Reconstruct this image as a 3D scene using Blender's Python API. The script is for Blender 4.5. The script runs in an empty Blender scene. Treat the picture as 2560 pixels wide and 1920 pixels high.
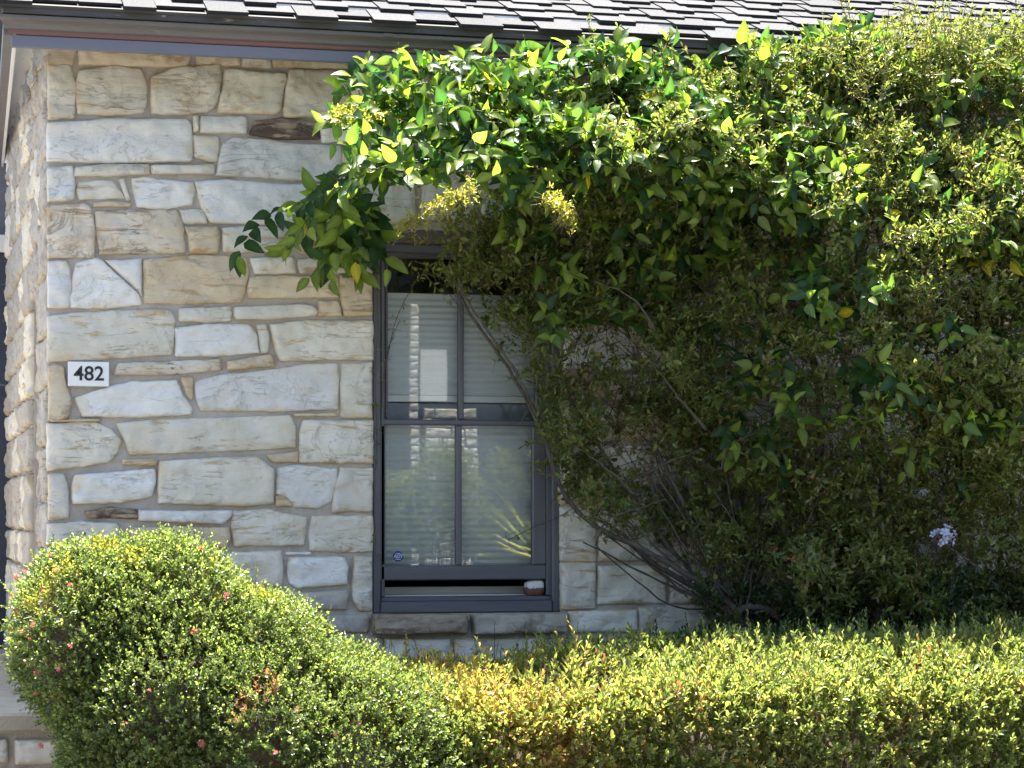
import bpy, math, random
import numpy as np
from mathutils import Vector, Matrix, noise as mnoise
from mathutils.geometry import delaunay_2d_cdt

random.seed(7)
rng = np.random.default_rng(7)
R = math.radians
sc = bpy.context.scene
COL = sc.collection

# ------------------------------------------------------------------ camera
F = 5900.0                      # focal length in photograph pixels (2560 wide)
TH = math.atan(F / 23000.0)     # camera turned to the right of the wall's normal
D0 = 10.2
HOR = 1280.0                    # row of the horizon in the photograph
CZ = 1.6
Y0 = -D0 * math.cos(TH)
def _x(px, t):
    u = (px - 1280.0) / F
    return t * (math.sin(TH) + u * math.cos(TH))
def _t(px, Y):
    u = (px - 1280.0) / F
    return (Y - Y0) / (math.cos(TH) - u * math.sin(TH))
X0 = -_x(118.0, _t(118.0, 0.0))           # the wall's corner stands at X = 0
def at(px, py, Y):
    t = _t(px, Y)
    return Vector((X0 + _x(px, t), Y, CZ + t * (HOR - py) / F))
def pix(p):
    dx, dy = p[0] - X0, p[1] - Y0
    d = dx * math.sin(TH) + dy * math.cos(TH)
    r = dx * math.cos(TH) - dy * math.sin(TH)
    return 1280 + F * r / d, HOR - F * (p[2] - CZ) / d
cam = bpy.data.objects.new('camera', bpy.data.cameras.new('camera'))
COL.objects.link(cam)
cam.location = (X0, Y0, CZ)
cam.rotation_euler = (math.pi / 2, 0, -TH)
cam.data.sensor_width = 36.0
cam.data.lens = F / 2560.0 * 36.0
cam.data.shift_y = (HOR - 960.0) / 2560.0
cam.data.clip_end = 2000
cam.data.clip_start = 0.05
sc.camera = cam

# ------------------------------------------------------------------ sky and sun
SUN_EL, SUN_AZ = R(78), R(14)             # behind the house, a little to the right
world = bpy.data.worlds.new('World'); sc.world = world; world.use_nodes = True
wn = world.node_tree
sky = wn.nodes.new('ShaderNodeTexSky'); sky.sky_type = 'NISHITA'; sky.sun_disc = False
sky.sun_elevation = SUN_EL; sky.sun_rotation = SUN_AZ
sky.air_density = 1.0; sky.dust_density = 2.0; sky.ozone_density = 1.0
bg = wn.nodes['Background']; bg.inputs[1].default_value = 0.077
wn.links.new(sky.outputs[0], bg.inputs[0])
sv = Vector((math.sin(SUN_AZ) * math.cos(SUN_EL), math.cos(SUN_AZ) * math.cos(SUN_EL), math.sin(SUN_EL)))
sl = bpy.data.lights.new('sun', 'SUN'); sl.energy = 5.0; sl.angle = R(0.53); sl.color = (1.0, 0.95, 0.86)
so = bpy.data.objects.new('sun', sl); COL.objects.link(so)
so.rotation_euler = (-sv).to_track_quat('-Z', 'Y').to_euler(); so.location = (2, 6, 14)
vs = sc.view_settings
vs.view_transform = 'Standard'; vs.look = 'None'; vs.gamma = 1; vs.exposure = 2.46; vs.use_curve_mapping = False
sc.cycles.transparent_max_bounces = 16
sc.cycles.max_bounces = 10

# ------------------------------------------------------------------ helpers
def tag(o, label=None, cat=None, group=None, kind=None):
    if label: o['label'] = label
    if cat: o['category'] = cat
    if group: o['group'] = group
    if kind: o['kind'] = kind
    return o
def empty(name, loc=(0, 0, 0), parent=None):
    o = bpy.data.objects.new(name, None); COL.objects.link(o); o.location = loc
    o.empty_display_size = 0.1
    if parent: setpar(o, parent)
    return o
def wloc(o):
    v = Vector(o.location); p = o.parent
    while p: v += p.location; p = p.parent
    return v
def setpar(o, parent):
    """parent without moving (all parents are unrotated)"""
    o.location = Vector(o.location) - wloc(parent); o.parent = parent
def link_mesh(name, me, mat, parent=None, loc=(0, 0, 0)):
    o = bpy.data.objects.new(name, me); COL.objects.link(o); o.location = loc
    if mat and not me.materials: me.materials.append(mat)
    if parent: setpar(o, parent)
    return o
def mesh(name, verts, faces, mat, parent=None, smooth=False, loc=None):
    """verts in world space; object origin at loc (or the box centre)"""
    vs_ = [Vector(v) for v in verts]
    if loc is None:
        a = np.array([tuple(v) for v in vs_]); loc = Vector((a.min(0) + a.max(0)) / 2)
    loc = Vector(loc)
    me = bpy.data.meshes.new(name)
    me.from_pydata([tuple(v - loc) for v in vs_], [], faces); me.update()
    if smooth: me.polygons.foreach_set('use_smooth', [True] * len(me.polygons))
    return link_mesh(name, me, mat, parent, loc)
BOXF = [(0, 3, 2, 1), (4, 5, 6, 7), (0, 1, 5, 4), (1, 2, 6, 5), (2, 3, 7, 6), (3, 0, 4, 7)]
class MB:
    def __init__(s): s.v = []; s.f = []
    def raw(s, v, f):
        n = len(s.v); s.v += [tuple(x) for x in v]; s.f += [tuple(i + n for i in q) for q in f]; return s
    def box(s, a, b):
        (x0, y0, z0), (x1, y1, z1) = a, b
        return s.raw([(x0, y0, z0), (x1, y0, z0), (x1, y1, z0), (x0, y1, z0), (x0, y0, z1), (x1, y0, z1), (x1, y1, z1), (x0, y1, z1)], BOXF)
    def bbox(s, a, b, e=0.004):
        """box with chamfered edges on its faces toward -Y"""
        (x0, y0, z0), (x1, y1, z1) = a, b
        v = [(x0, y1, z0), (x1, y1, z0), (x1, y1, z1), (x0, y1, z1),
             (x0, y0 + e, z0), (x1, y0 + e, z0), (x1, y0 + e, z1), (x0, y0 + e, z1),
             (x0 + e, y0, z0 + e), (x1 - e, y0, z0 + e), (x1 - e, y0, z1 - e), (x0 + e, y0, z1 - e)]
        f = [(0, 3, 2, 1)[::-1]]
        for i in range(4):
            j = (i + 1) % 4
            f += [(i, j, 4 + j, 4 + i), (4 + i, 4 + j, 8 + j, 8 + i)]
        f.append((8, 9, 10, 11))
        return s.raw(v, f)
    def tube(s, pts, rad, n=6, jit=0.0):
        pts = [Vector(p) for p in pts]; base = len(s.v)
        m = len(pts)
        for i, p in enumerate(pts):
            t = (pts[min(i + 1, m - 1)] - pts[max(i - 1, 0)]).normalized()
            a = t.cross(Vector((0.3, 0.2, 0.93)));  a = a if a.length > 1e-3 else t.cross(Vector((1, 0, 0)))
            a.normalize(); b = t.cross(a)
            r = rad[i] if hasattr(rad, '__len__') else rad
            for k in range(n):
                an = 2 * math.pi * k / n; rr = r * (1 + random.uniform(-jit, jit))
                s.v.append(tuple(p + (a * math.cos(an) + b * math.sin(an)) * rr))
        for i in range(m - 1):
            for k in range(n):
                k2 = (k + 1) % n
                s.f.append((base + i * n + k, base + i * n + k2, base + (i + 1) * n + k2, base + (i + 1) * n + k))
        s.f.append(tuple(base + k for k in range(n))[::-1]); s.f.append(tuple(base + (m - 1) * n + k for k in range(n)))
        return s
    def build(s, name, mat, parent=None, smooth=False, loc=None):
        return mesh(name, s.v, s.f, mat, parent, smooth, loc)
def smooth_path(pts, k=6):
    pts = [Vector(p) for p in pts]; out = []
    for i in range(len(pts) - 1):
        p0 = pts[max(i - 1, 0)]; p1 = pts[i]; p2 = pts[i + 1]; p3 = pts[min(i + 2, len(pts) - 1)]
        for j in range(k):
            t = j / k
            out.append(0.5 * ((2 * p1) + (p2 - p0) * t + (2 * p0 - 5 * p1 + 4 * p2 - p3) * t * t + (3 * p1 - p0 - 3 * p2 + p3) * t ** 3))
    out.append(pts[-1]); return out

# ------------------------------------------------------------------ materials
class NT:
    def __init__(s, name):
        s.m = bpy.data.materials.new(name); s.m.use_nodes = True; s.t = s.m.node_tree
        s.b = s.t.nodes['Principled BSDF']; s.out = s.t.nodes['Material Output']
    def n(s, typ, **kw):
        x = s.t.nodes.new(typ)
        for k, v in kw.items():
            if k in x.inputs: x.inputs[k].default_value = v
            else: setattr(x, k, v)
        return x
    def l(s, a, b): s.t.links.new(a, b)
    def coord(s, kind='Object'): return s.n('ShaderNodeTexCoord').outputs[kind]
    def noise(s, vec, scale, detail=4, rough=0.55, dist=0.0):
        x = s.n('ShaderNodeTexNoise'); x.inputs['Scale'].default_value = scale; x.inputs['Detail'].default_value = detail
        x.inputs['Roughness'].default_value = rough; x.inputs['Distortion'].default_value = dist
        s.l(vec, x.inputs['Vector']); return x.outputs['Fac']
    def ramp(s, fac, stops, interp='LINEAR'):
        x = s.n('ShaderNodeValToRGB'); cr = x.color_ramp; cr.interpolation = interp
        while len(cr.elements) < len(stops): cr.elements.new(0.5)
        for e, (p, c) in zip(cr.elements, stops):
            e.position = p; e.color = (c[0], c[1], c[2], 1) if hasattr(c, '__len__') else (c, c, c, 1)
        s.l(fac, x.inputs[0]); return x.outputs[0]
    def mix(s, fac, a, b, mode='MIX'):
        x = s.n('ShaderNodeMix'); x.data_type = 'RGBA'; x.blend_type = mode
        for i, v in ((0, fac), (6, a), (7, b)):
            if hasattr(v, 'is_linked') or hasattr(v, 'links'): s.l(v, x.inputs[i])
            elif i == 0: x.inputs[0].default_value = v
            else: x.inputs[i].default_value = (v[0], v[1], v[2], 1)
        return x.outputs[2]
    def math(s, op, a, b=0.0):
        x = s.n('ShaderNodeMath'); x.operation = op
        for i, v in ((0, a), (1, b)):
            if hasattr(v, 'links'): s.l(v, x.inputs[i])
            else: x.inputs[i].default_value = v
        return x.outputs[0]
    def bump(s, h, strength=0.3, dist=0.01):
        x = s.n('ShaderNodeBump'); x.inputs['Strength'].default_value = strength; x.inputs['Distance'].default_value = dist
        s.l(h, x.inputs['Height']); s.l(x.outputs[0], s.b.inputs['Normal']); return x

def stone_mat(name, base, alt, stain, stain_at=0.62, vein=0.5, veinwidth=0.018, rough=0.85):
    q = NT(name)
    oi = q.n('ShaderNodeObjectInfo'); co = q.coord()
    add = q.n('ShaderNodeVectorMath'); add.operation = 'ADD'
    cx = q.n('ShaderNodeCombineXYZ')
    rr = q.math('MULTIPLY', oi.outputs['Random'], 37.0)
    q.l(rr, cx.inputs[0]); q.l(q.math('MULTIPLY', oi.outputs['Random'], 91.0), cx.inputs[2])
    q.l(co, add.inputs[0]); q.l(cx.outputs[0], add.inputs[1]); v = add.outputs[0]
    # bedding runs along the stone: squeeze Z
    mp = q.n('ShaderNodeMapping'); mp.inputs['Scale'].default_value = (0.32, 1.0, 1.9); q.l(v, mp.inputs[0]); lv = mp.outputs[0]
    big = q.noise(v, 4.5, 5, 0.6, 0.6)
    lay = q.noise(lv, 16, 6, 0.65, 1.2)
    c = q.mix(q.ramp(big, [(0.35, 0), (0.65, 1)]), base, alt)
    c = q.mix(q.math('MULTIPLY', q.ramp(lay, [(0.42, 0), (0.62, 1)]), 0.55), c, alt)
    st = q.noise(lv, 7.0, 7, 0.68, 1.6)
    stm = q.ramp(st, [(stain_at, 0), (stain_at + 0.07, 1)])
    c = q.mix(q.math('MULTIPLY', stm, 0.85), c, stain)
    # ochre lip along the upper / lower rims, by position within the stone
    gen = q.coord('Generated'); sep = q.n('ShaderNodeSeparateXYZ'); q.l(gen, sep.inputs[0])
    ez = q.math('ABSOLUTE', q.math('SUBTRACT', sep.outputs[2], 0.5)); ex = q.math('ABSOLUTE', q.math('SUBTRACT', sep.outputs[0], 0.5))
    edge = q.math('MAXIMUM', ez, q.math('SUBTRACT', ex, 0.03))
    edge = q.math('ADD', edge, q.math('MULTIPLY', q.math('SUBTRACT', q.noise(v, 9, 5), 0.5), 0.75))
    c = q.mix(q.math('MULTIPLY', q.ramp(edge, [(0.40, 0), (0.54, 1)]), 0.6), c, (stain[0] * 1.25, stain[1] * 1.25, stain[2] * 1.2))
    # hairline fractures
    fr = q.noise(v, 6.5, 6, 0.66, 0.9)
    d = q.math('ABSOLUTE', q.math('SUBTRACT', fr, 0.5))
    fm = q.ramp(d, [(0.0, 1), (veinwidth, 0)])
    fm = q.math('MULTIPLY', fm, q.ramp(q.noise(v, 3.1, 2), [(0.45, 0), (0.6, 1)]))
    c = q.mix(q.math('MULTIPLY', fm, vein), c, (0.20, 0.165, 0.125))
    bd = q.math('ABSOLUTE', q.math('SUBTRACT', q.noise(lv, 9, 5, 0.6, 0.7), 0.5))
    bdm = q.math('MULTIPLY', q.ramp(bd, [(0.0, 1), (0.012, 0)]), q.ramp(q.noise(v, 4.3, 3), [(0.5, 0), (0.6, 1)]))
    c = q.mix(q.math('MULTIPLY', bdm, vein * 1.5), c, (0.17, 0.12, 0.08))
    # specks
    c = q.mix(q.math('MULTIPLY', q.ramp(q.noise(v, 60, 3, 0.7), [(0.66, 0), (0.72, 1)]), 0.35), c, (0.24, 0.2, 0.15))
    # per stone value shift
    val = q.n('ShaderNodeHueSaturation'); q.l(c, val.inputs['Color'])
    q.l(q.math('ADD', q.math('MULTIPLY', oi.outputs['Random'], 0.16), 0.9), val.inputs['Value'])
    q.l(val.outputs[0], q.b.inputs['Base Color'])
    q.b.inputs['Roughness'].default_value = rough
    h = q.math('ADD', q.math('MULTIPLY', lay, 0.5), q.math('MULTIPLY', q.noise(v, 30, 6, 0.65, 0.8), 0.5))
    h = q.math('SUBTRACT', h, q.math('MULTIPLY', fm, 0.28))
    h = q.math('SUBTRACT', h, q.math('MULTIPLY', bdm, 0.4))
    q.bump(h, 0.65, 0.013)
    return q.m
M = {}
M['white'] = stone_mat('stone_white', (0.71, 0.71, 0.70), (0.64, 0.625, 0.58), (0.50, 0.41, 0.28), 0.60, 0.15, 0.008)
M['cream'] = stone_mat('stone_cream', (0.67, 0.65, 0.585), (0.59, 0.545, 0.445), (0.44, 0.32, 0.18), 0.57, 0.24, 0.009)
M['tan'] = stone_mat('stone_tan', (0.60, 0.52, 0.39), (0.52, 0.425, 0.295), (0.40, 0.27, 0.135), 0.55, 0.26, 0.009)
M['pitted'] = stone_mat('stone_pitted', (0.64, 0.61, 0.55), (0.53, 0.44, 0.31), (0.29, 0.19, 0.10), 0.55, 0.85, 0.03)
M['brown'] = stone_mat('stone_brown', (0.20, 0.13, 0.085), (0.40, 0.32, 0.24), (0.05, 0.03, 0.025), 0.5, 0.6, 0.03)
M['sill'] = stone_mat('stone_sill', (0.38, 0.33, 0.27), (0.26, 0.19, 0.125), (0.13, 0.085, 0.055), 0.54, 0.5, 0.02)
M['sill2'] = stone_mat('stone_sill_pale', (0.44, 0.41, 0.35), (0.36, 0.31, 0.24), (0.24, 0.17, 0.10), 0.58, 0.5, 0.02)
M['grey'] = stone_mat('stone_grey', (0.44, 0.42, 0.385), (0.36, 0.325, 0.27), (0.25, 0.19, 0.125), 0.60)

q = NT('mortar'); v = q.coord()
c = q.mix(q.ramp(q.noise(v, 9, 6, 0.65), [(0.35, 0), (0.7, 1)]), (0.53, 0.485, 0.435), (0.41, 0.365, 0.32))
c = q.mix(q.math('MULTIPLY', q.ramp(q.noise(v, 2.3, 5), [(0.5, 0), (0.7, 1)]), 0.5), c, (0.42, 0.35, 0.26))
q.l(c, q.b.inputs['Base Color']); q.b.inputs['Roughness'].default_value = 0.95
q.bump(q.noise(v, 70, 6, 0.75), 1.0, 0.012); M['mortar'] = q.m

def paint(name, col, col2, rough=0.5, wear=(0.3, 0.26, 0.24), wamt=0.5, stretch=(0.15, 1, 1)):
    q = NT(name); v = q.coord()
    mp = q.n('ShaderNodeMapping'); mp.inputs['Scale'].default_value = stretch; q.l(v, mp.inputs[0])
    n1 = q.noise(mp.outputs[0], 14, 6, 0.65)
    c = q.mix(q.ramp(n1, [(0.35, 0), (0.65, 1)]), col, col2)
    c = q.mix(q.math('MULTIPLY', q.ramp(q.noise(mp.outputs[0], 40, 4, 0.7, 0.5), [(0.64, 0), (0.7, 1)]), wamt), c, wear)
    q.l(c, q.b.inputs['Base Color']); q.b.inputs['Roughness'].default_value = rough
    q.bump(q.noise(mp.outputs[0], 60, 4), 0.25, 0.003); return q.m
M['gutter'] = paint('paint_gutter_grey', (0.135, 0.125, 0.12), (0.105, 0.097, 0.094), 0.5, (0.20, 0.18, 0.17), 0.5)
M['gutter_red'] = paint('paint_worn_red', (0.17, 0.065, 0.06), (0.105, 0.075, 0.07), 0.55, (0.12, 0.105, 0.10), 0.8)
M['fascia'] = paint('paint_fascia_blue_grey', (0.135, 0.14, 0.18), (0.12, 0.125, 0.16), 0.5, (0.09, 0.09, 0.11), 0.3)
M['soffit'] = paint('paint_soffit_white', (0.66, 0.66, 0.68), (0.56, 0.56, 0.58), 0.6, (0.25, 0.24, 0.24), 0.6, (1, 0.1, 1))
M['window_paint'] = paint('paint_window_slate', (0.098, 0.098, 0.112), (0.075, 0.074, 0.085), 0.42, (0.055, 0.05, 0.055), 0.35, (1, 1, 0.15))
M['window_paint_h'] = paint('paint_window_slate_rail', (0.098, 0.098, 0.112), (0.075, 0.074, 0.085), 0.42, (0.05, 0.045, 0.05), 0.45, (0.12, 1, 1))
M['lintel'] = paint('paint_lintel_brown', (0.12, 0.085, 0.075), (0.085, 0.065, 0.06), 0.6, (0.2, 0.15, 0.12), 0.4)
M['dark_edge'] = paint('drip_edge_dark', (0.035, 0.033, 0.032), (0.055, 0.05, 0.045), 0.7, (0.3, 0.27, 0.22), 0.5, (0.3, 1, 1))  # near black: the shadow under the shingles is put into this colour
M['white_paint'] = paint('paint_white', (0.72, 0.72, 0.70), (0.66, 0.66, 0.65), 0.45, (0.5, 0.48, 0.45), 0.3)
M['dark_room'] = paint('room_dark', (0.16, 0.15, 0.135), (0.12, 0.11, 0.10), 0.8)
M['door_blue'] = paint('paint_dark_blue', (0.035, 0.045, 0.07), (0.03, 0.038, 0.06), 0.4)

def simple(name, col, rough=0.6, nscale=30, amt=0.2):
    q = NT(name); v = q.coord()
    c = q.mix(q.ramp(q.noise(v, nscale, 5), [(0.35, 0), (0.65, 1)]), col, tuple(x * (1 - amt) for x in col))
    q.l(c, q.b.inputs['Base Color']); q.b.inputs['Roughness'].default_value = rough
    return q.m
M['enamel'] = simple('enamel_white', (0.78, 0.78, 0.78), 0.35, 25, 0.06)
M['enamel_black'] = simple('enamel_black', (0.015, 0.015, 0.018), 0.4)
M['sticker_blue'] = simple('sticker_blue', (0.012, 0.022, 0.16), 0.4)
M['sticker_white'] = simple('sticker_white', (0.5, 0.55, 0.68), 0.45)
M['pipe'] = simple('pipe_dark', (0.05, 0.05, 0.055), 0.5)

q = NT('shade_fabric'); v = q.coord()
c = q.mix(q.noise(v, 200, 3), (0.66, 0.68, 0.69), (0.59, 0.61, 0.62)); q.l(c, q.b.inputs['Base Color']); q.b.inputs['Roughness'].default_value = 0.8
M['shade'] = q.m

q = NT('window_glass')
tr = q.n('ShaderNodeBsdfTransparent'); tr.inputs[0].default_value = (0.90, 0.94, 0.92, 1)
gl = q.n('ShaderNodeBsdfGlossy'); gl.inputs['Roughness'].default_value = 0.0; gl.inputs[0].default_value = (1, 1, 1, 1)
fz = q.n('ShaderNodeFresnel'); fz.inputs[0].default_value = 1.52
f2 = q.math('MULTIPLY', fz.outputs[0], 2.5)
bm = q.n('ShaderNodeBump'); bm.inputs['Strength'].default_value = 0.012; bm.inputs['Distance'].default_value = 0.01
q.l(q.noise(q.coord(), 3.0, 1), bm.inputs['Height']); q.l(bm.outputs[0], gl.inputs['Normal'])
mx = q.n('ShaderNodeMixShader'); q.l(f2, mx.inputs[0]); q.l(tr.outputs[0], mx.inputs[1]); q.l(gl.outputs[0], mx.inputs[2])
q.l(mx.outputs[0], q.out.inputs['Surface']); M['glass'] = q.m

q = NT('shingle_grey'); oi = q.n('ShaderNodeObjectInfo'); v = q.coord()
g = q.ramp(q.noise(v, 170, 4, 0.85), [(0.34, (0.025, 0.025, 0.027)), (0.5, (0.058, 0.058, 0.061)), (0.66, (0.115, 0.115, 0.116))])
g = q.mix(q.math('MULTIPLY', q.noise(v, 26, 4), 0.4), g, (0.05, 0.052, 0.056))
hs = q.n('ShaderNodeHueSaturation'); q.l(g, hs.inputs['Color']); q.l(q.math('ADD', q.math('MULTIPLY', oi.outputs['Random'], 0.30), 0.86), hs.inputs['Value'])
q.l(hs.outputs[0], q.b.inputs['Base Color']); q.b.inputs['Roughness'].default_value = 0.9
q.bump(q.noise(v, 400, 2, 0.8), 0.6, 0.003); M['shingle'] = q.m

q = NT('bark'); v = q.coord()
mp = q.n('ShaderNodeMapping'); mp.inputs['Scale'].default_value = (1, 1, 0.3); q.l(v, mp.inputs[0])
c = q.mix(q.ramp(q.noise(mp.outputs[0], 45, 5), [(0.35, 0), (0.65, 1)]), (0.05, 0.04, 0.032), (0.10, 0.082, 0.065))
q.l(c, q.b.inputs['Base Color']); q.b.inputs['Roughness'].default_value = 0.9
q.bump(q.noise(mp.outputs[0], 80, 4), 0.8, 0.006); M['bark'] = q.m
M['shingle_edge'] = simple('asphalt_cut_edge', (0.012, 0.012, 0.014), 0.9)  # black cut asphalt, with the shade of the back-lit butts in its colour
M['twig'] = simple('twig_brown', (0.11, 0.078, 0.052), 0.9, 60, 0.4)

def leaf_mat(name, rough=0.30, trans=0.5, spec=0.6, tm=(2.05, 2.1, 1.15)):
    q = NT(name)
    at_ = q.n('ShaderNodeAttribute'); at_.attribute_name = 'tint'
    oi = q.n('ShaderNodeObjectInfo'); v = q.coord()
    hs = q.n('ShaderNodeHueSaturation'); q.l(at_.outputs['Color'], hs.inputs['Color'])
    q.l(q.math('ADD', q.math('MULTIPLY', q.noise(v, 35, 3), 0.5), 0.75), hs.inputs['Value'])
    col = hs.outputs[0]
    q.l(col, q.b.inputs['Base Color']); q.b.inputs['Roughness'].default_value = rough
    q.b.inputs['Specular IOR Level'].default_value = spec
    q.bump(q.noise(v, 90, 3), 0.25, 0.004)
    tl = q.n('ShaderNodeBsdfTranslucent')
    tc = q.mix(1.0, col, tm, 'MULTIPLY'); q.l(tc, tl.inputs[0])
    mx = q.n('ShaderNodeMixShader'); mx.inputs[0].default_value = trans
    q.l(q.b.outputs[0], mx.inputs[1]); q.l(tl.outputs[0], mx.inputs[2]); q.l(mx.outputs[0], q.out.inputs['Surface'])
    return q.m
M['leaf'] = leaf_mat('leaf_glossy')
M['leaf_vine'] = leaf_mat('leaf_vine', 0.36, 0.58, 0.42, (2.0, 2.35, 0.95))
M['petal'] = leaf_mat('petal', 0.6, 0.3, 0.2)

q = NT('ground_paving'); v = q.coord()
c = q.mix(q.ramp(q.noise(v, 1.3, 6), [(0.35, 0), (0.65, 1)]), (0.15, 0.145, 0.135), (0.115, 0.11, 0.105))
c = q.mix(q.math('MULTIPLY', q.noise(v, 90, 3, 0.8), 0.5), c, (0.12, 0.117, 0.11))
q.l(c, q.b.inputs['Base Color']); q.b.inputs['Roughness'].default_value = 0.9; q.bump(q.noise(v, 120, 3), 0.4, 0.004); M['paving'] = q.m
q = NT('soil'); v = q.coord()
c = q.mix(q.ramp(q.noise(v, 12, 6), [(0.35, 0), (0.65, 1)]), (0.10, 0.07, 0.045), (0.17, 0.12, 0.08))
q.l(c, q.b.inputs['Base Color']); q.b.inputs['Roughness'].default_value = 0.95; q.bump(q.noise(v, 50, 5), 0.8, 0.02); M['soil'] = q.m
q = NT('concrete_coping'); v = q.coord()
c = q.mix(q.ramp(q.noise(v, 8, 6), [(0.35, 0), (0.65, 1)]), (0.30, 0.26, 0.20), (0.37, 0.33, 0.26))
q.l(c, q.b.inputs['Base Color']); q.b.inputs['Roughness'].default_value = 0.95; q.bump(q.noise(v, 90, 5), 0.6, 0.006); M['coping'] = q.m

# ------------------------------------------------------------------ ground
g = mesh('ground', [(-150, -150, 0), (150, -150, 0), (150, 150, 0), (-150, 150, 0)], [(0, 1, 2, 3)], M['paving'], loc=(0, 0, 0)); tag(g, 'pale paving in front of the house', 'ground', kind='structure')
g = mesh('planting_bed', [(-0.9, -2.3, 0.02), (7.0, -2.3, 0.02), (7.0, 0.2, 0.02), (-0.9, 0.2, 0.02)], [(0, 1, 2, 3)], M['soil'], loc=(0, 0, 0.02)); tag(g, 'bare brown soil under the shrubs', 'soil', kind='structure')

# ------------------------------------------------------------------ house
house = tag(empty('stone_house', (3.0, 0, 0)), 'pale rubble stone house with grey shingle roof and slate window', 'house')
WX1 = 6.6
def wx(px, Y=0.0): return at(px, 1280, Y).x
def wz(px, py, Y=0.0): return at(px, py, Y).z
# window opening on the wall plane
OX0, OX1 = wx(931), wx(1402)
OZ0, OZ1 = wz(1160, 1533), wz(1160, 578)
WT = 3.72
wall = empty('front_wall', (3.0, 0, 0), house)
mb = MB()
mb.box((0.012, 0.0, 0.0), (OX0, 0.3, WT)); mb.box((OX1, 0.0, 0.0), (WX1, 0.3, WT))
mb.box((OX0, 0.0, 0.0), (OX1, 0.3, OZ0)); mb.box((OX0, 0.0, OZ1), (OX1, 0.3, WT))
mb.build('mortar', M['mortar'], wall)

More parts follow.
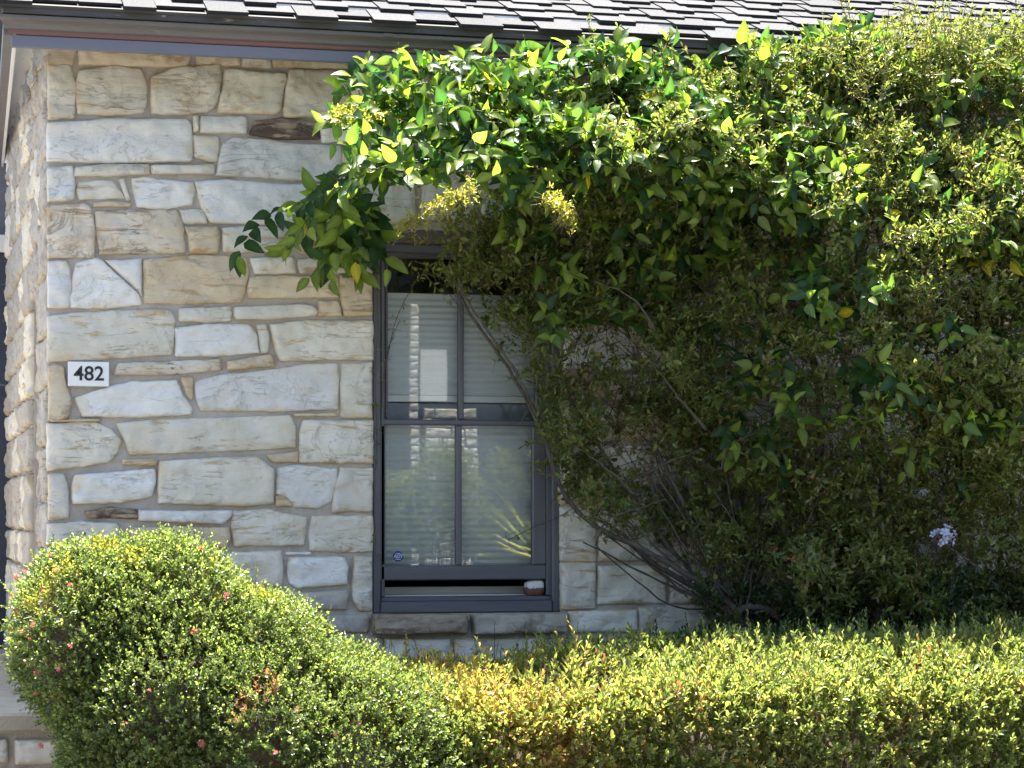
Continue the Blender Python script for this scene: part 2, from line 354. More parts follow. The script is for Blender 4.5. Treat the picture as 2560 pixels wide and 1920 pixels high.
def offs(P, k):
    c = sum(P, Vector((0, 0))) / len(P); return [c + (p - c) * k for p in P]
def stone(poly, mat, parent, proud=None, back=0.03, frame=None, rough=1.0, name='stone', seed=None, grow=0.0):
    """poly: 2-D outline (u, v) on a face; frame(u, v, d) -> world, d outwards"""
    P = [Vector((a, b)) for a, b in poly]
    # orientation: counter-clockwise
    A = sum(P[i].x * P[(i + 1) % len(P)].y - P[(i + 1) % len(P)].x * P[i].y for i in range(len(P)))
    if A < 0: P = P[::-1]
    sd = random.random() * 100 if seed is None else seed
    if proud is None: proud = random.uniform(0.015, 0.032)
    # chamfer the corners, then resample with a wobble
    Q = []
    n = len(P)
    for i in range(n):
        a, b, c = P[i - 1], P[i], P[(i + 1) % n]
        r = min(0.008, 0.3 * (a - b).length, 0.3 * (c - b).length)
        Q += [b + (a - b).normalized() * r, b + (a + c - 2 * b).normalized() * r * 0.25, b + (c - b).normalized() * r]
    per = sum((Q[i] - Q[i - 1]).length for i in range(len(Q)))
    step = max(0.013, per / 64)
    c_ = sum(Q, Vector((0, 0))) / len(Q)
    Q = [p + (p - c_).normalized() * grow for p in Q]
    S = []
    for i in range(len(Q)):
        a, b = Q[i], Q[(i + 1) % len(Q)]
        k = max(1, int((b - a).length / step))
        for j in range(k): S.append(a + (b - a) * (j / k))
    cen = sum(S, Vector((0, 0))) / len(S)
    size = math.sqrt(max(per * per / 16, 1e-4))
    W = []
    for p in S:
        w = mnoise.noise(Vector((p.x * 22 + sd, p.y * 22, 3.1))) * 0.0042 + mnoise.noise(Vector((p.x * 60 + sd, p.y * 60, 9.1))) * 0.0018
        d = (p - cen).normalized(); W.append(p + d * w * rough)
    m = len(W)
    def inset(p, dist):
        d = cen - p; L = d.length; return p + d * min(dist / max(L, 1e-5), 0.9)
    def hgt(p, amp):
        a = mnoise.noise(Vector((p.x * 9 + sd, p.y * 14, sd))) * 0.013
        b = abs(mnoise.noise(Vector((p.x * 20 + sd, p.y * 34, sd + 5)))) * -0.013
        c = mnoise.noise(Vector((p.x * 48, p.y * 70, sd + 9))) * 0.004
        return (a + b + c) * amp * rough
    rings = [([p for p in W], lambda p: -back), ([p for p in W], lambda p: proud * 0.25 + hgt(p, 0.3)),
             ([inset(p, 0.004) for p in W], lambda p: proud * 0.75 + hgt(p, 0.6)),
             ([inset(p, 0.011) for p in W], lambda p: proud + hgt(p, 0.9))]
    verts = []; faces = []
    for pts, h in rings:
        for p in pts: verts.append(frame(p.x, p.y, h(p)))
    for r in range(len(rings) - 1):
        for i in range(m):
            j = (i + 1) % m
            faces.append((r * m + i, r * m + j, (r + 1) * m + j, (r + 1) * m + i))
    # the face itself: an even triangulation so that its relief has no preferred direction
    loop = rings[-1][0]
    xs = [p.x for p in loop]; ys = [p.y for p in loop]
    g_ = max(0.017, math.sqrt((max(xs) - min(xs)) * (max(ys) - min(ys)) / 260))
    inner = []
    yy = min(ys) + g_ * 0.7; row_ = 0
    while yy < max(ys):
        xx = min(xs) + g_ * (0.5 if row_ % 2 else 1.0)
        while xx < max(xs):
            p = Vector((xx + random.uniform(-.25, .25) * g_, yy + random.uniform(-.25, .25) * g_))
            c2 = False; dmin = 1e9
            for i in range(m):
                a, b = loop[i], loop[(i + 1) % m]
                if (a.y > p.y) != (b.y > p.y) and p.x < (b.x - a.x) * (p.y - a.y) / (b.y - a.y) + a.x: c2 = not c2
                dmin = min(dmin, (a - p).length_squared)
            if c2 and dmin > (g_ * 0.45) ** 2: inner.append(p)
            xx += g_
        yy += g_ * 0.87; row_ += 1
    cv, ce, cf, ov, oe, of = delaunay_2d_cdt(loop + inner, [], [list(range(m))], 1, 1e-6)
    if len(cv) == m + len(inner):
        b0 = (len(rings) - 1) * m; idx = {}
        for k_, src in enumerate(ov):
            sidx = src[0]
            if sidx < m: idx[k_] = b0 + sidx
            else:
                p = cv[k_]; idx[k_] = len(verts); verts.append(frame(p.x, p.y, proud + 0.003 + hgt(p, 1.0)))
        for t_ in cf: faces.append(tuple(idx[k_] for k_ in t_))
    else:
        verts.append(frame(cen.x, cen.y, proud)); b0 = (len(rings) - 1) * m
        for i in range(m): faces.append((b0 + i, b0 + (i + 1) % m, len(verts) - 1))
    o = mesh(name, verts, faces, mat, parent)
    me = o.data; sm = [True] * len(me.polygons)
    for i in range(m): sm[i] = False
    me.polygons.foreach_set('use_smooth', sm)
    return o
def front(u, v, d): return (u, -d, v)

K = 900.0 / 2212.0; KW = 600.0 / 1659.0; KR = 1260.0 / 2212.0
A_ = (100, 100, K); B_ = (100, 600, K); C_ = (100, 1050, K); W_ = (880, 1080, KW); Q_ = (1300, 1200, KR)
ST = [
 (A_, 'tan', [(40, -60), (215, -60), (212, 60), (195, 138), (50, 148)]), (A_, 'tan', [(250, -60), (925, -60), (915, 110), (900, 150), (800, 160), (250, 148)]),
 (A_, 'tan', [(955, -60), (1222, -60), (1225, 148), (970, 148)]), (A_, 'cream', [(1245, -60), (1405, -60), (1415, 160), (1245, 150)]), (A_, 'tan', [(1432, -60), (1890, -60), (1885, 172), (1440, 162)]), (A_, 'tan', [(1920, -60), (2400, -60), (2400, 175), (1920, 170)]),
 (A_, 'cream', [(50, 165), (180, 155), (200, 230), (213, 290), (210, 470), (50, 478)]), (A_, 'cream', [(250, 190), (450, 165), (610, 185), (640, 240), (650, 330), (630, 440), (430, 455), (240, 450), (232, 280)]),
 (A_, 'cream', [(700, 225), (850, 172), (1100, 158), (1102, 260), (1075, 400), (1030, 430), (900, 445), (695, 450), (695, 300)]), (A_, 'cream', [(1145, 180), (1500, 215), (1508, 250), (1480, 330), (1470, 420), (1440, 450), (1105, 440), (1105, 400), (1130, 300)]),
 (A_, 'cream', [(1540, 190), (1860, 195), (1890, 230), (1895, 465), (1512, 470), (1503, 420), (1522, 300)]), (A_, 'cream', [(1925, 190), (2400, 195), (2400, 480), (1925, 470)]),
 (A_, 'white', [(52, 510), (300, 500), (420, 490), (900, 490), (920, 520), (930, 740), (700, 745), (300, 750), (55, 742)]), (A_, 'cream', [(945, 475), (972, 475), (972, 550), (945, 555)]), (A_, 'white', [(995, 470), (1235, 470), (1265, 480), (1260, 570), (1000, 565), (990, 520)]),
 (A_, 'brown', [(1330, 495), (1500, 490), (1700, 505), (1715, 530), (1705, 605), (1500, 600), (1300, 580), (1310, 540)]), (A_, 'cream', [(945, 590), (1090, 600), (1098, 640), (1085, 735), (1030, 735), (955, 710)]),
 (A_, 'white', [(1135, 640), (1200, 600), (1420, 622), (1560, 640), (1838, 650), (1845, 700), (1840, 855), (1700, 865), (1400, 838), (1090, 828), (1112, 720)]), (A_, 'white', [(1735, 520), (1900, 495), (1900, 620), (1740, 625)]), (A_, 'cream', [(1868, 660), (2300, 640), (2300, 860), (1868, 860)]), (A_, 'cream', [(1930, 500), (2300, 500), (2300, 620), (1930, 620)]),
 (A_, 'white', [(52, 790), (195, 785), (205, 870), (203, 970), (52, 985)]), (A_, 'cream', [(222, 785), (450, 770), (660, 765), (662, 822), (400, 828), (220, 838)]), (A_, 'cream', [(695, 770), (1060, 765), (1068, 820), (700, 822)]),
 (A_, 'cream', [(245, 872), (440, 868), (515, 968), (250, 978), (232, 920)]), (A_, 'cream', [(490, 868), (518, 858), (550, 970), (530, 972)]), (A_, 'white', [(575, 852), (640, 848), (930, 880), (938, 920), (928, 1008), (860, 1013), (760, 1028), (605, 1022), (583, 920)]),
 (A_, 'white', [(962, 872), (1160, 860), (1300, 878), (1500, 892), (1660, 885), (1830, 895), (1820, 1115), (1400, 1125), (1052, 1118), (1002, 1020)]), (A_, 'tan', [(335, 1002), (430, 998), (555, 1003), (545, 1022), (340, 1024)]), (A_, 'cream', [(1862, 890), (2300, 890), (2300, 1125), (1850, 1125)]),
 (A_, 'pitted', [(50, 1022), (290, 1012), (310, 1060), (328, 1180), (332, 1325), (50, 1332)]), (A_, 'pitted', [(352, 1052), (830, 1047), (870, 1130), (878, 1220), (883, 1303), (500, 1308), (372, 1313), (362, 1180)]), (A_, 'cream', [(865, 1047), (1000, 1047), (1018, 1122), (892, 1122)]),
 (A_, 'tan', [(892, 1152), (1085, 1152), (1097, 1220), (1087, 1298), (932, 1303), (922, 1210)]), (A_, 'cream', [(1128, 1157), (1300, 1152), (1528, 1162), (1518, 1298), (1132, 1298)]), (A_, 'tan', [(1552, 1182), (1700, 1160), (2035, 1150), (2035, 1288), (1620, 1308), (1562, 1260)]),
 (B_, 'white', [(52, 140), (160, 140), (178, 170), (178, 300), (178, 403), (120, 408), (52, 400)]), (B_, 'white', [(232, 147), (350, 124), (378, 138), (600, 335), (612, 393), (400, 408), (197, 408), (197, 350), (212, 240)]), (B_, 'white', [(408, 132), (618, 122), (620, 338), (600, 300)]),
 (B_, 'tan', [(647, 122), (980, 98), (1265, 112), (1272, 230), (1230, 378), (900, 383), (652, 383)]), (B_, 'cream', [(1302, 112), (1550, 107), (1568, 200), (1332, 205)]), (B_, 'tan', [(1302, 227), (1500, 230), (1826, 227), (1826, 352), (1292, 354), (1287, 290)]), (B_, 'cream', [(1595, 118), (2035, 100), (2035, 203), (1602, 203)]),
 (B_, 'tan', [(1852, 227), (2036, 222), (2036, 458), (1872, 458), (1845, 300)]), (B_, 'tan', [(1722, 382), (1820, 382), (1850, 460), (1717, 460)]),
 (B_, 'cream', [(50, 470), (250, 450), (680, 430), (790, 432), (822, 490), (798, 703), (500, 713), (100, 743), (50, 742)]), (B_, 'cream', [(867, 422), (1100, 417), (1163, 408), (1172, 492), (1080, 497), (867, 497)]), (B_, 'cream', [(1207, 412), (1600, 395), (1680, 407), (1703, 440), (1688, 463), (1400, 482), (1217, 487), (1202, 450)]),
 (B_, 'white', [(843, 542), (1050, 522), (1278, 522), (1318, 580), (1340, 688), (1100, 702), (843, 712)]), (B_, 'cream', [(1337, 532), (1388, 527), (1398, 600), (1398, 688), (1362, 683)]), (B_, 'cream', [(1428, 522), (1650, 502), (2036, 497), (2036, 733), (1482, 737), (1452, 650)]),
 (B_, 'tan', [(35, 790), (100, 772), (143, 790), (153, 900), (182, 970), (178, 1080), (120, 1098), (40, 1100)]), (B_, 'pitted', [(492, 757), (900, 742), (1098, 733), (1108, 798), (800, 817), (462, 827)]), (B_, 'tan', [(1163, 747), (1413, 703), (1437, 773), (1163, 797)]),
 (B_, 'white', [(228, 970), (400, 912), (560, 882), (828, 867), (858, 940), (926, 1030), (922, 1068), (600, 1078), (272, 1083)]), (B_, 'tan', [(872, 857), (938, 852), (936, 975), (907, 950)]), (B_, 'white', [(962, 872), (1100, 832), (1500, 793), (1620, 768), (1818, 758), (1827, 900), (1817, 1038), (1500, 1042), (1002, 1047), (967, 960)]),
 (B_, 'cream', [(1862, 772), (2036, 760), (2036, 1083), (1852, 1083), (1857, 900)]), (B_, 'tan', [(1572, 1067), (1818, 1062), (1818, 1083), (1582, 1083)]),
 (B_, 'cream', [(50, 1130), (350, 1128), (440, 1182), (486, 1230), (468, 1308), (420, 1358), (50, 1413)]), (B_, 'cream', [(478, 1127), (700, 1107), (1528, 1078), (1557, 1140), (1562, 1273), (1300, 1288), (562, 1317), (532, 1230)]), (B_, 'cream', [(1622, 1112), (2036, 1112), (2036, 1367), (1603, 1362), (1607, 1200)]),
 (B_, 'tan', [(522, 1352), (708, 1347), (703, 1383), (522, 1378)]), (B_, 'tan', [(1402, 1322), (1578, 1302), (1578, 1363), (1442, 1363)]), (B_, 'tan', [(70, 1107), (190, 1104), (355, 1100), (360, 1114), (80, 1118)]),
 (C_, 'cream', [(42, 345), (148, 342), (163, 430), (173, 593), (42, 603)]), (C_, 'white', [(222, 342), (698, 302), (702, 380), (678, 468), (500, 497), (212, 512), (207, 430)]), (C_, 'cream', [(743, 257), (1000, 247), (1320, 228), (1427, 302), (1427, 508), (1250, 522), (737, 507), (737, 400)]),
 (C_, 'white', [(1468, 302), (1560, 287), (1817, 307), (1817, 380), (1777, 498), (1700, 532), (1555, 522), (1512, 458), (1462, 455)]), (C_, 'tan', [(1457, 477), (1500, 467), (1542, 523), (1462, 523)]), (C_, 'cream', [(1848, 302), (2036, 300), (2036, 557), (1803, 557), (1817, 430), (1842, 370)]),
 (C_, 'brown', [(287, 562), (420, 547), (588, 550), (602, 608), (302, 598)]), (C_, 'white', [(613, 557), (1168, 557), (1168, 590), (1120, 637), (800, 622), (617, 617)]), (C_, 'cream', [(1198, 562), (1400, 562), (1630, 602), (1612, 768), (1202, 768), (1188, 660)]), (C_, 'cream', [(1683, 597), (2036, 592), (2038, 700), (2036, 807), (1850, 802), (1673, 797), (1663, 690)]),
 (C_, 'cream', [(42, 642), (240, 632), (463, 637), (477, 680), (460, 758), (42, 760)]), (C_, 'tan', [(572, 662), (850, 662), (1148, 662), (1157, 720), (1143, 777), (900, 773), (572, 760)]), (C_, 'cream', [(1100, 822), (1478, 808), (1482, 900), (1478, 1018), (1100, 1000)]),
 (C_, 'white', [(1543, 852), (1860, 847), (1882, 900), (1877, 1008), (1700, 1013), (1600, 1027), (1547, 998), (1533, 920)]), (C_, 'cream', [(1933, 852), (2036, 852), (2036, 1163), (1962, 1163), (1928, 1100), (1928, 980)]), (C_, 'white', [(1522, 812), (1658, 812), (1658, 826), (1522, 828)]),
 (C_, 'grey', [(1400, 1065), (1878, 1048), (1882, 1080), (1877, 1163), (1600, 1163), (1400, 1140)]), (C_, 'grey', [(1500, 1197), (2000, 1202), (2017, 1230), (2007, 1303), (1500, 1303)]),
 (C_, 'cream', [(42, 790), (500, 790), (500, 1000), (42, 1000)]), (C_, 'cream', [(530, 800), (1060, 810), (1060, 1010), (530, 1000)]), (C_, 'tan', [(42, 1030), (700, 1030), (700, 1300), (42, 1300)]), (C_, 'cream', [(740, 1040), (1360, 1050), (1350, 1290), (740, 1290)]),
 (C_, 'grey', [(42, 1330), (900, 1330), (900, 1600), (42, 1600)]), (C_, 'grey', [(940, 1330), (1900, 1340), (1900, 1600), (940, 1600)]),
 (W_, 'grey', [(92, 1432), (205, 1432), (208, 1540), (92, 1540)]), (W_, 'cream', [(242, 1432), (668, 1432), (677, 1580), (242, 1580)]), (W_, 'cream', [(722, 1432), (1328, 1425), (1328, 1600), (722, 1620)]), (W_, 'grey', [(1362, 1432), (1900, 1430), (1900, 1600), (1362, 1600)]),
 (Q_, 'tan', [(182, 32), (328, 30), (335, 100), (325, 112), (182, 102)]), (Q_, 'cream', [(184, 125), (328, 130), (332, 350), (184, 350)]), (Q_, 'cream', [(186, 372), (328, 368), (328, 560), (186, 563)]), (Q_, 'cream', [(350, 382), (638, 377), (638, 538), (347, 543)]),
 (Q_, 'cream', [(223, 578), (508, 572), (508, 663), (223, 668)]), (Q_, 'cream', [(532, 562), (860, 545), (850, 678), (532, 668)]), (Q_, 'cream', [(665, 380), (930, 372), (930, 530), (668, 536)]), (Q_, 'cream', [(352, 130), (720, 128), (720, 350), (352, 352)]), (Q_, 'tan', [(742, 128), (1100, 128), (1100, 352), (742, 350)]),
 (Q_, 'cream', [(955, 372), (1350, 372), (1350, 540), (955, 540)]), (Q_, 'grey', [(885, 560), (1400, 560), (1400, 680), (885, 680)]),
]
for (ox, oy, k), kind, poly in ST:
    P = []
    for a, b in poly:
        px, py = ox + a * k, oy + b * k
        p = at(px, py, -0.012); X = max(p.x, 0.007)
        P.append((X, min(p.z, WT)))
    stone(P, M[kind], wall, frame=front, grow=0.0105, rough=1.15)
# coursed rubble to the right of the window and over it, mostly behind the climber
def rubble(x0, x1, z0, z1, parent, frame, kinds, rough=1.0, hmin=0.10, hmax=0.22, wmin=0.14, wmax=0.5, proud=None):
    z = z0
    while z < z1 - 0.05:
        h = min(random.uniform(hmin, hmax), z1 - z); x = x0
        if z1 - (z + h) < 0.08: h = z1 - z
        while x < x1 - 0.03:
            w = random.uniform(wmin, wmax)
            if x1 - (x + w) < 0.12: w = x1 - x
            m = 0.008; j = lambda: random.uniform(-0.008, 0.008)
            P = [(x + m, z + m + j()), (x + w / 2, z + m + j()), (x + w - m, z + m + j()), (x + w - m + j(), z + h - m + j()), (x + w * .45, z + h - m + j()), (x + m + j(), z + h - m + j())]
            stone(P, M[random.choice(kinds)], parent, frame=frame, rough=rough, proud=proud)
            x += w
        z += h
zr = wz(1500, 1218, 0)
rubble(OX1 + 0.004, WX1 - 0.02, zr, WT - 0.02, wall, front, ['cream', 'cream', 'tan', 'white'])
rubble(wx(2115) , WX1 - 0.02, wz(2150, 1590), zr, wall, front, ['cream', 'tan', 'grey'])
rubble(OX0 + 0.2, OX1, OZ1 + 0.03, WT - 0.02, wall, front, ['cream', 'tan', 'cream'])
# projecting sill stones
for kind, poly in (('sill', [(148, 1258), (800, 1260), (812, 1290), (808, 1395), (700, 1387), (450, 1410), (160, 1400)]), ('sill2', [(838, 1260), (1495, 1250), (1500, 1385), (1100, 1403), (848, 1400)])):
    stone([(lambda p: (p.x, p.z))(at(880 + a * KW, 1080 + b * KW, -0.06)) for a, b in poly], M[kind], wall, proud=0.075, frame=front, back=0.02, rough=1.6, name='sill_stone')

# ---- side wall, running back from the corner (faces -X)
side = empty('side_wall', (0, 1.8, 0), house)
SB = 3.72
mb = MB(); oy0, oy1, oz1 = 0.62, 1.25, wz(118, 690)
mb.box((0.012, 0.302, 0), (0.3, oy0, WT)); mb.box((0.012, oy0, oz1), (0.3, oy1, WT)); mb.box((0.012, oy1, 0), (0.3, SB, WT)); mb.box((0.2, oy0, 0), (0.3, oy1, oz1))
mb.build('mortar', M['mortar'], side)
def sidef(u, v, d): return (-d + 0.012, u, v)
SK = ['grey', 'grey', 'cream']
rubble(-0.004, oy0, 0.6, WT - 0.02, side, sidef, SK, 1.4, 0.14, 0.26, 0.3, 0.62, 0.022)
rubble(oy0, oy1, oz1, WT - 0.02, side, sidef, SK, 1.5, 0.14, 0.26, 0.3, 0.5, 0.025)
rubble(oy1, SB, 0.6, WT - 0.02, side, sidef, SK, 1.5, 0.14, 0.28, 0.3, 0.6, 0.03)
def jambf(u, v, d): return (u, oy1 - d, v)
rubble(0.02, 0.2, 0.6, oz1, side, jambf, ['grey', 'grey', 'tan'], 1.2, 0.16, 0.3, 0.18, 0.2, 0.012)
# return of the porch wall and the slate-blue door behind the corner
BY = 3.95
mb = MB(); mb.box((-2.6, BY, 0), (0.6, BY + 0.2, 3.6)); mb.build('porch_back_wall', M['fascia'], house)
door = empty('porch_door', (-0.1, BY, 0), house)
mb = MB(); mb.bbox((-0.9, BY - 0.05, 0.66), (0.1, BY - 0.002, 3.08)); mb.build('door_leaf', M['door_blue'], door)
mb = MB(); mb.bbox((-1.0, BY - 0.09, 0.66), (-0.902, BY - 0.002, 3.2)); mb.bbox((-0.9, BY - 0.09, 3.082), (0.2, BY - 0.002, 3.18)); mb.build('door_frame', M['white_paint'], door)

# ------------------------------------------------------------------ eaves
FY = -0.40
def ez(py): return at(400, py, FY).z
fz0 = at(455, 136, FY).z                    # lower edge of the fascia
fz1 = fz0 + 0.047
eave = empty('eaves', (3, FY, fz0), house)
XL = at(12, 90, FY - 0.03).x; XR = WX1 + 0.2
XLf = at(29, 100, FY).x
mb = MB(); mb.bbox((XLf, FY, fz0), (XR, FY + 0.03, fz1), 0.003); mb.build('fascia', M['fascia'], eave)
def extrude_profile(prof, x0, x1, xs0):
    """prof: (y, z) points; xs0: mitre shift per unit of y at the left end"""
    v = []; f = []; n = len(prof)
    for y, z in prof: v.append((x0 + (y - prof[0][0]) * xs0, y, z))
    for y, z in prof: v.append((x1, y, z))
    for i in range(n - 1): f.append((i, i + 1, n + i + 1, n + i))
    f.append(tuple(range(n))[::-1])
    return v, f
gz = fz1
pr_red = [(FY + 0.03, gz + 0.001), (FY - 0.006, gz + 0.001), (FY - 0.010, gz + 0.006), (FY - 0.011, gz + 0.014), (FY - 0.016, gz + 0.018), (FY + 0.03, gz + 0.018)]
v, f = extrude_profile(pr_red, XLf, XR, 0.4); mesh('red_moulding', v, f, M['gutter_red'], eave)
pr = [(FY + 0.03, gz + 0.019), (FY - 0.016, gz + 0.019), (FY - 0.022, gz + 0.024), (FY - 0.024, gz + 0.031), (FY - 0.030, gz + 0.039), (FY - 0.042, gz + 0.046), (FY - 0.056, gz + 0.050), (FY - 0.060, gz + 0.054), (FY - 0.060, gz + 0.066), (FY - 0.052, gz + 0.070), (FY + 0.03, gz + 0.070)]
v, f = extrude_profile(pr, XLf, XR, 0.6); mesh('gutter_moulding', v, f, M['gutter'], eave)
for jx in (1.32, 3.05):
    v, f = extrude_profile([(y - 0.002, z + (0.002 if k > 4 else 0)) for k, (y, z) in enumerate(pr[1:-1])], jx, jx + 0.035, 0.0); mesh('gutter_joint', v, f, M['gutter'], eave)
mb = MB(); mb.box((XL - 0.01, FY - 0.075, gz + 0.071), (XR, FY + 0.1, gz + 0.090)); mb.build('drip_edge', M['dark_edge'], eave)
# soffit under the front eave and the wedge of soffit along the side
mb = MB(); mb.box((0.013, FY + 0.06, 3.655), (XR, -0.03, 3.668)); mb.build('soffit', M['soffit'], eave)
sidez = 3.65
SX0, SX1 = -0.142, -0.004
v = [(SX0, FY + 0.03, sidez), (-0.002, FY + 0.031, sidez), (-0.002, 4.55, sidez), (SX1 - 0.002, 4.55, sidez)]
v += [(a, b, c + 0.012) for a, b, c in v]; mesh('side_soffit', v, BOXF, M['soffit'], eave)
def sidebar(xa, xb, za, zb, name, mat):
    v = [(SX0 + xa, FY + 0.002, za[0]), (SX0 + xb, FY + 0.002, za[0]), (SX1 + xb, 4.55, za[1]), (SX1 + xa, 4.55, za[1])]
    v += [(a, b, c + zb) for a, b, c in v]; mesh(name, v, BOXF, mat, eave)
sidebar(-0.013, -0.001, (fz0 + 0.001, 3.6), 0.06, 'side_fascia', M['soffit'])
sidebar(-0.050, -0.014, (gz - 0.002, 3.62), 0.066, 'side_gutter', M['gutter'])

# ------------------------------------------------------------------ roof
roof = empty('roof', (3, 0, 3.6), house)
PITCH = R(24.5); cp, sp_ = math.cos(PITCH), math.sin(PITCH)
RY, RZ = FY - 0.105, gz + 0.093
def roofp(x, s, h): return (x, RY + s * cp - h * sp_, RZ + s * sp_ + h * cp)
RL, EXP = 4.2, 0.142
XE = XL - 0.10
XA, XB = XE - 0.02, XR
mb = MB(); v = [roofp(XA + .02, 0.03, -0.02), roofp(XB, 0.03, -0.02), roofp(XB, RL, -0.02), roofp(XA + .02, RL, -0.02), roofp(XA + .02, 0.03, -0.001), roofp(XB, 0.03, -0.001), roofp(XB, RL, -0.001), roofp(XA + .02, RL, -0.001)]
mb.raw(v, BOXF); mb.build('roof_deck', M['dark_edge'], roof)
v = [roofp(XA + .02, RL, -0.001), roofp(XB, RL, -0.001), (XB, RY + RL * cp * 2, RZ - 0.2), (XA + .02, RY + RL * cp * 2, RZ - 0.2)]
mesh('rear_slope', v, [(0, 1, 2, 3)], M['shingle'], roof)
gx0, gx1 = 0.03, 0.06
p0, p1, p2 = roofp(0, 0.62, -0.025), roofp(0, RL, -0.03), (0, RY + RL * cp * 2 - 0.3, RZ - 0.1)
v = [(gx0, a[1], a[2]) for a in (p0, p1, p2)] + [(gx1, a[1], a[2]) for a in (p0, p1, p2)]
mesh('gable_wall', v, [(0, 1, 2), (3, 5, 4), (0, 2, 5, 3), (0, 3, 4, 1), (1, 4, 5, 2)], M['soffit'], roof)
cand = []
T = 0.0155
for k in range(-0, 29):
    x = XA - random.uniform(0, 0.15); longt = random.random() < 0.5
    while x < XB:
        w = random.uniform(0.125, 0.205)
        s0 = k * EXP + (0.0 if longt else 0.06) + random.uniform(-0.003, 0.003)
        cand.append((k, max(x, XA), min(x + w, XB), s0, longt))
        x += w; longt = not longt if random.random() < 0.9 else longt
def shingle_geo(a, b, s0, k, longt):
    s1 = (k + 1) * EXP + 0.085; g_ = 0.0015
    h0 = T * (1.15 if longt else 0.85) + random.uniform(-0.001, 0.0015); t = T * (1.0 if longt else 0.75)
    c = [(a + g_, s0 + 0.0), (b - g_, s0 + random.uniform(-.002, .002)), (b - g_, s1), (a + g_, s1)]
    lo = [h0, h0, 0.001, 0.001]
    if k == 0: lo = [0.004, 0.004, 0.001, 0.001]
    vv = [roofp(x, s, h) for (x, s), h in zip(c, lo)] + [roofp(x, s, h + t) for (x, s), h in zip(c, lo)]
    return vv
vis = []
rest = MB()
for c in cand:
    m = roofp((c[1] + c[2]) / 2, c[3] + 0.07, T); px, py = pix(m)
    if -60 < px < 2620 and py > -12 and len(vis) < 298: vis.append(c)
    else: rest.raw(shingle_geo(c[1], c[2], c[3], c[0], c[4]), BOXF)
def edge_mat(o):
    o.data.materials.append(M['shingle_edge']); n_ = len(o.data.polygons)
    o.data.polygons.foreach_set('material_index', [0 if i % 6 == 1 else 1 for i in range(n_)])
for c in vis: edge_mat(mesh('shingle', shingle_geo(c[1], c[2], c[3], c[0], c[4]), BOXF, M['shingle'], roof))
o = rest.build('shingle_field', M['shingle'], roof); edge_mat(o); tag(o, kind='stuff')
print('shingles', len(vis), len(cand))

# ------------------------------------------------------------------ window
win = empty('window', (wx(1166), 0.05, OZ0), house)
def wbox(mb, px0, py0, px1, py1, y0, y1, e=0.004):
    a = at(px0, py1, y0); b = at(px1, py0, y0)
    cx0, cz0 = at((px0 + px1) / 2, py1, y0).z, 0
    mb.bbox((a.x, y0, at(1166, py1, y0).z), (b.x, y1, at(1166, py0, y0).z), e); return mb
P1, P2 = M['window_paint'], M['window_paint_h']
wbox(MB(), 926, 578, 1406, 612, -0.004, 0.2).build('lintel', M['lintel'], win)
CY = 0.012
for n_, a in (('casing', (932, 613, 952, 1531)), ('casing', (1381, 613, 1401, 1531))): wbox(MB(), *a, CY, 0.16).build(n_, P1, win)
wbox(MB(), 952.5, 613, 1380.5, 634, CY, 0.16).build('head_casing', P2, win)
wbox(MB(), 952.5, 1503, 1380.5, 1531, CY - 0.012, 0.2).build('bottom_casing', P2, win)
for a in ((952.5, 634.5, 962, 1490), (1366, 634.5, 1380.3, 1490)): wbox(MB(), *a, CY + 0.022, 0.16, 0.003).build('window_stop', P1, win)
wbox(MB(), 952.5, 1491, 1380.3, 1502.5, CY + 0.03, 0.3, 0.003).build('inner_sill', P2, win)
# upper sash
US = 0.062
def sash(parts, y, th, glassbox, gname, parent):
    for nm, a, mt in parts: wbox(MB(), *a, y, y + th, 0.005).build(nm, mt, win)
sash([('upper_rail', (962.3, 634.8, 1365.7, 648), P2), ('sash_stile', (962.3, 648.3, 970, 1049), P1), ('sash_stile', (1340, 648.3, 1365.7, 1049), P1), ('muntin', (1147, 648.3, 1160, 1049), P1)], US, 0.035, (970, 648, 1340, 1049), 'pane', win)
def pane(px0, py0, px1, py1, y):
    a = at(px0, py1, y); b = at(px1, py0, y); z0, z1 = at(1166, py1, y).z, at(1166, py0, y).z
    mesh('pane', [(a.x, y, z0), (b.x, y, z0), (b.x, y, z1), (a.x, y, z1)], [(0, 1, 2, 3)], M['glass'], win)
pane(969, 647, 1149, 1052, US + 0.018); pane(1158, 647, 1342, 1052, US + 0.018)
LS = 0.050
sash([('meeting_rail', (957, 1049.5, 1368, 1064), P2), ('sash_stile', (948, 1064.3, 964, 1412.7), P1), ('sash_stile', (1332, 1064.3, 1366, 1412.7), P1), ('muntin', (1141, 1064.3, 1155, 1412.7), P1), ('bottom_rail', (948, 1413, 1366, 1450), P2)], LS - 0.016, 0.036, None, None, None)
pane(962, 1062, 1143, 1415, LS + 0.004); pane(1153, 1062, 1334, 1415, LS + 0.004)
# dark room behind
rx0, rx1 = OX0 - 0.9, OX1 + 0.9
mb = MB(); y0, y1, z0, z1 = 0.31, 2.6, OZ0 - 0.9, OZ1 + 0.25
mb.raw([(rx0, y0, z0), (rx1, y0, z0), (rx1, y1, z0), (rx0, y1, z0), (rx0, y0, z1), (rx1, y0, z1), (rx1, y1, z1), (rx0, y1, z1)], [(0, 1, 2, 3), (4, 7, 6, 5), (2, 6, 7, 3), (1, 5, 6, 2), (0, 3, 7, 4)])
mb.build('room_lining', M['dark_room'], house)
wbox(MB(), 953, 1466, 1380, 1486, 0.24, 0.26, 0.002).build('inner_apron', M['white_paint'], win)
# white inner stool seen through the gap
wbox(MB(), 953, 1486, 1380, 1490.5, 0.13, 0.30, 0.002).build('inner_stool', M['white_paint'], win)

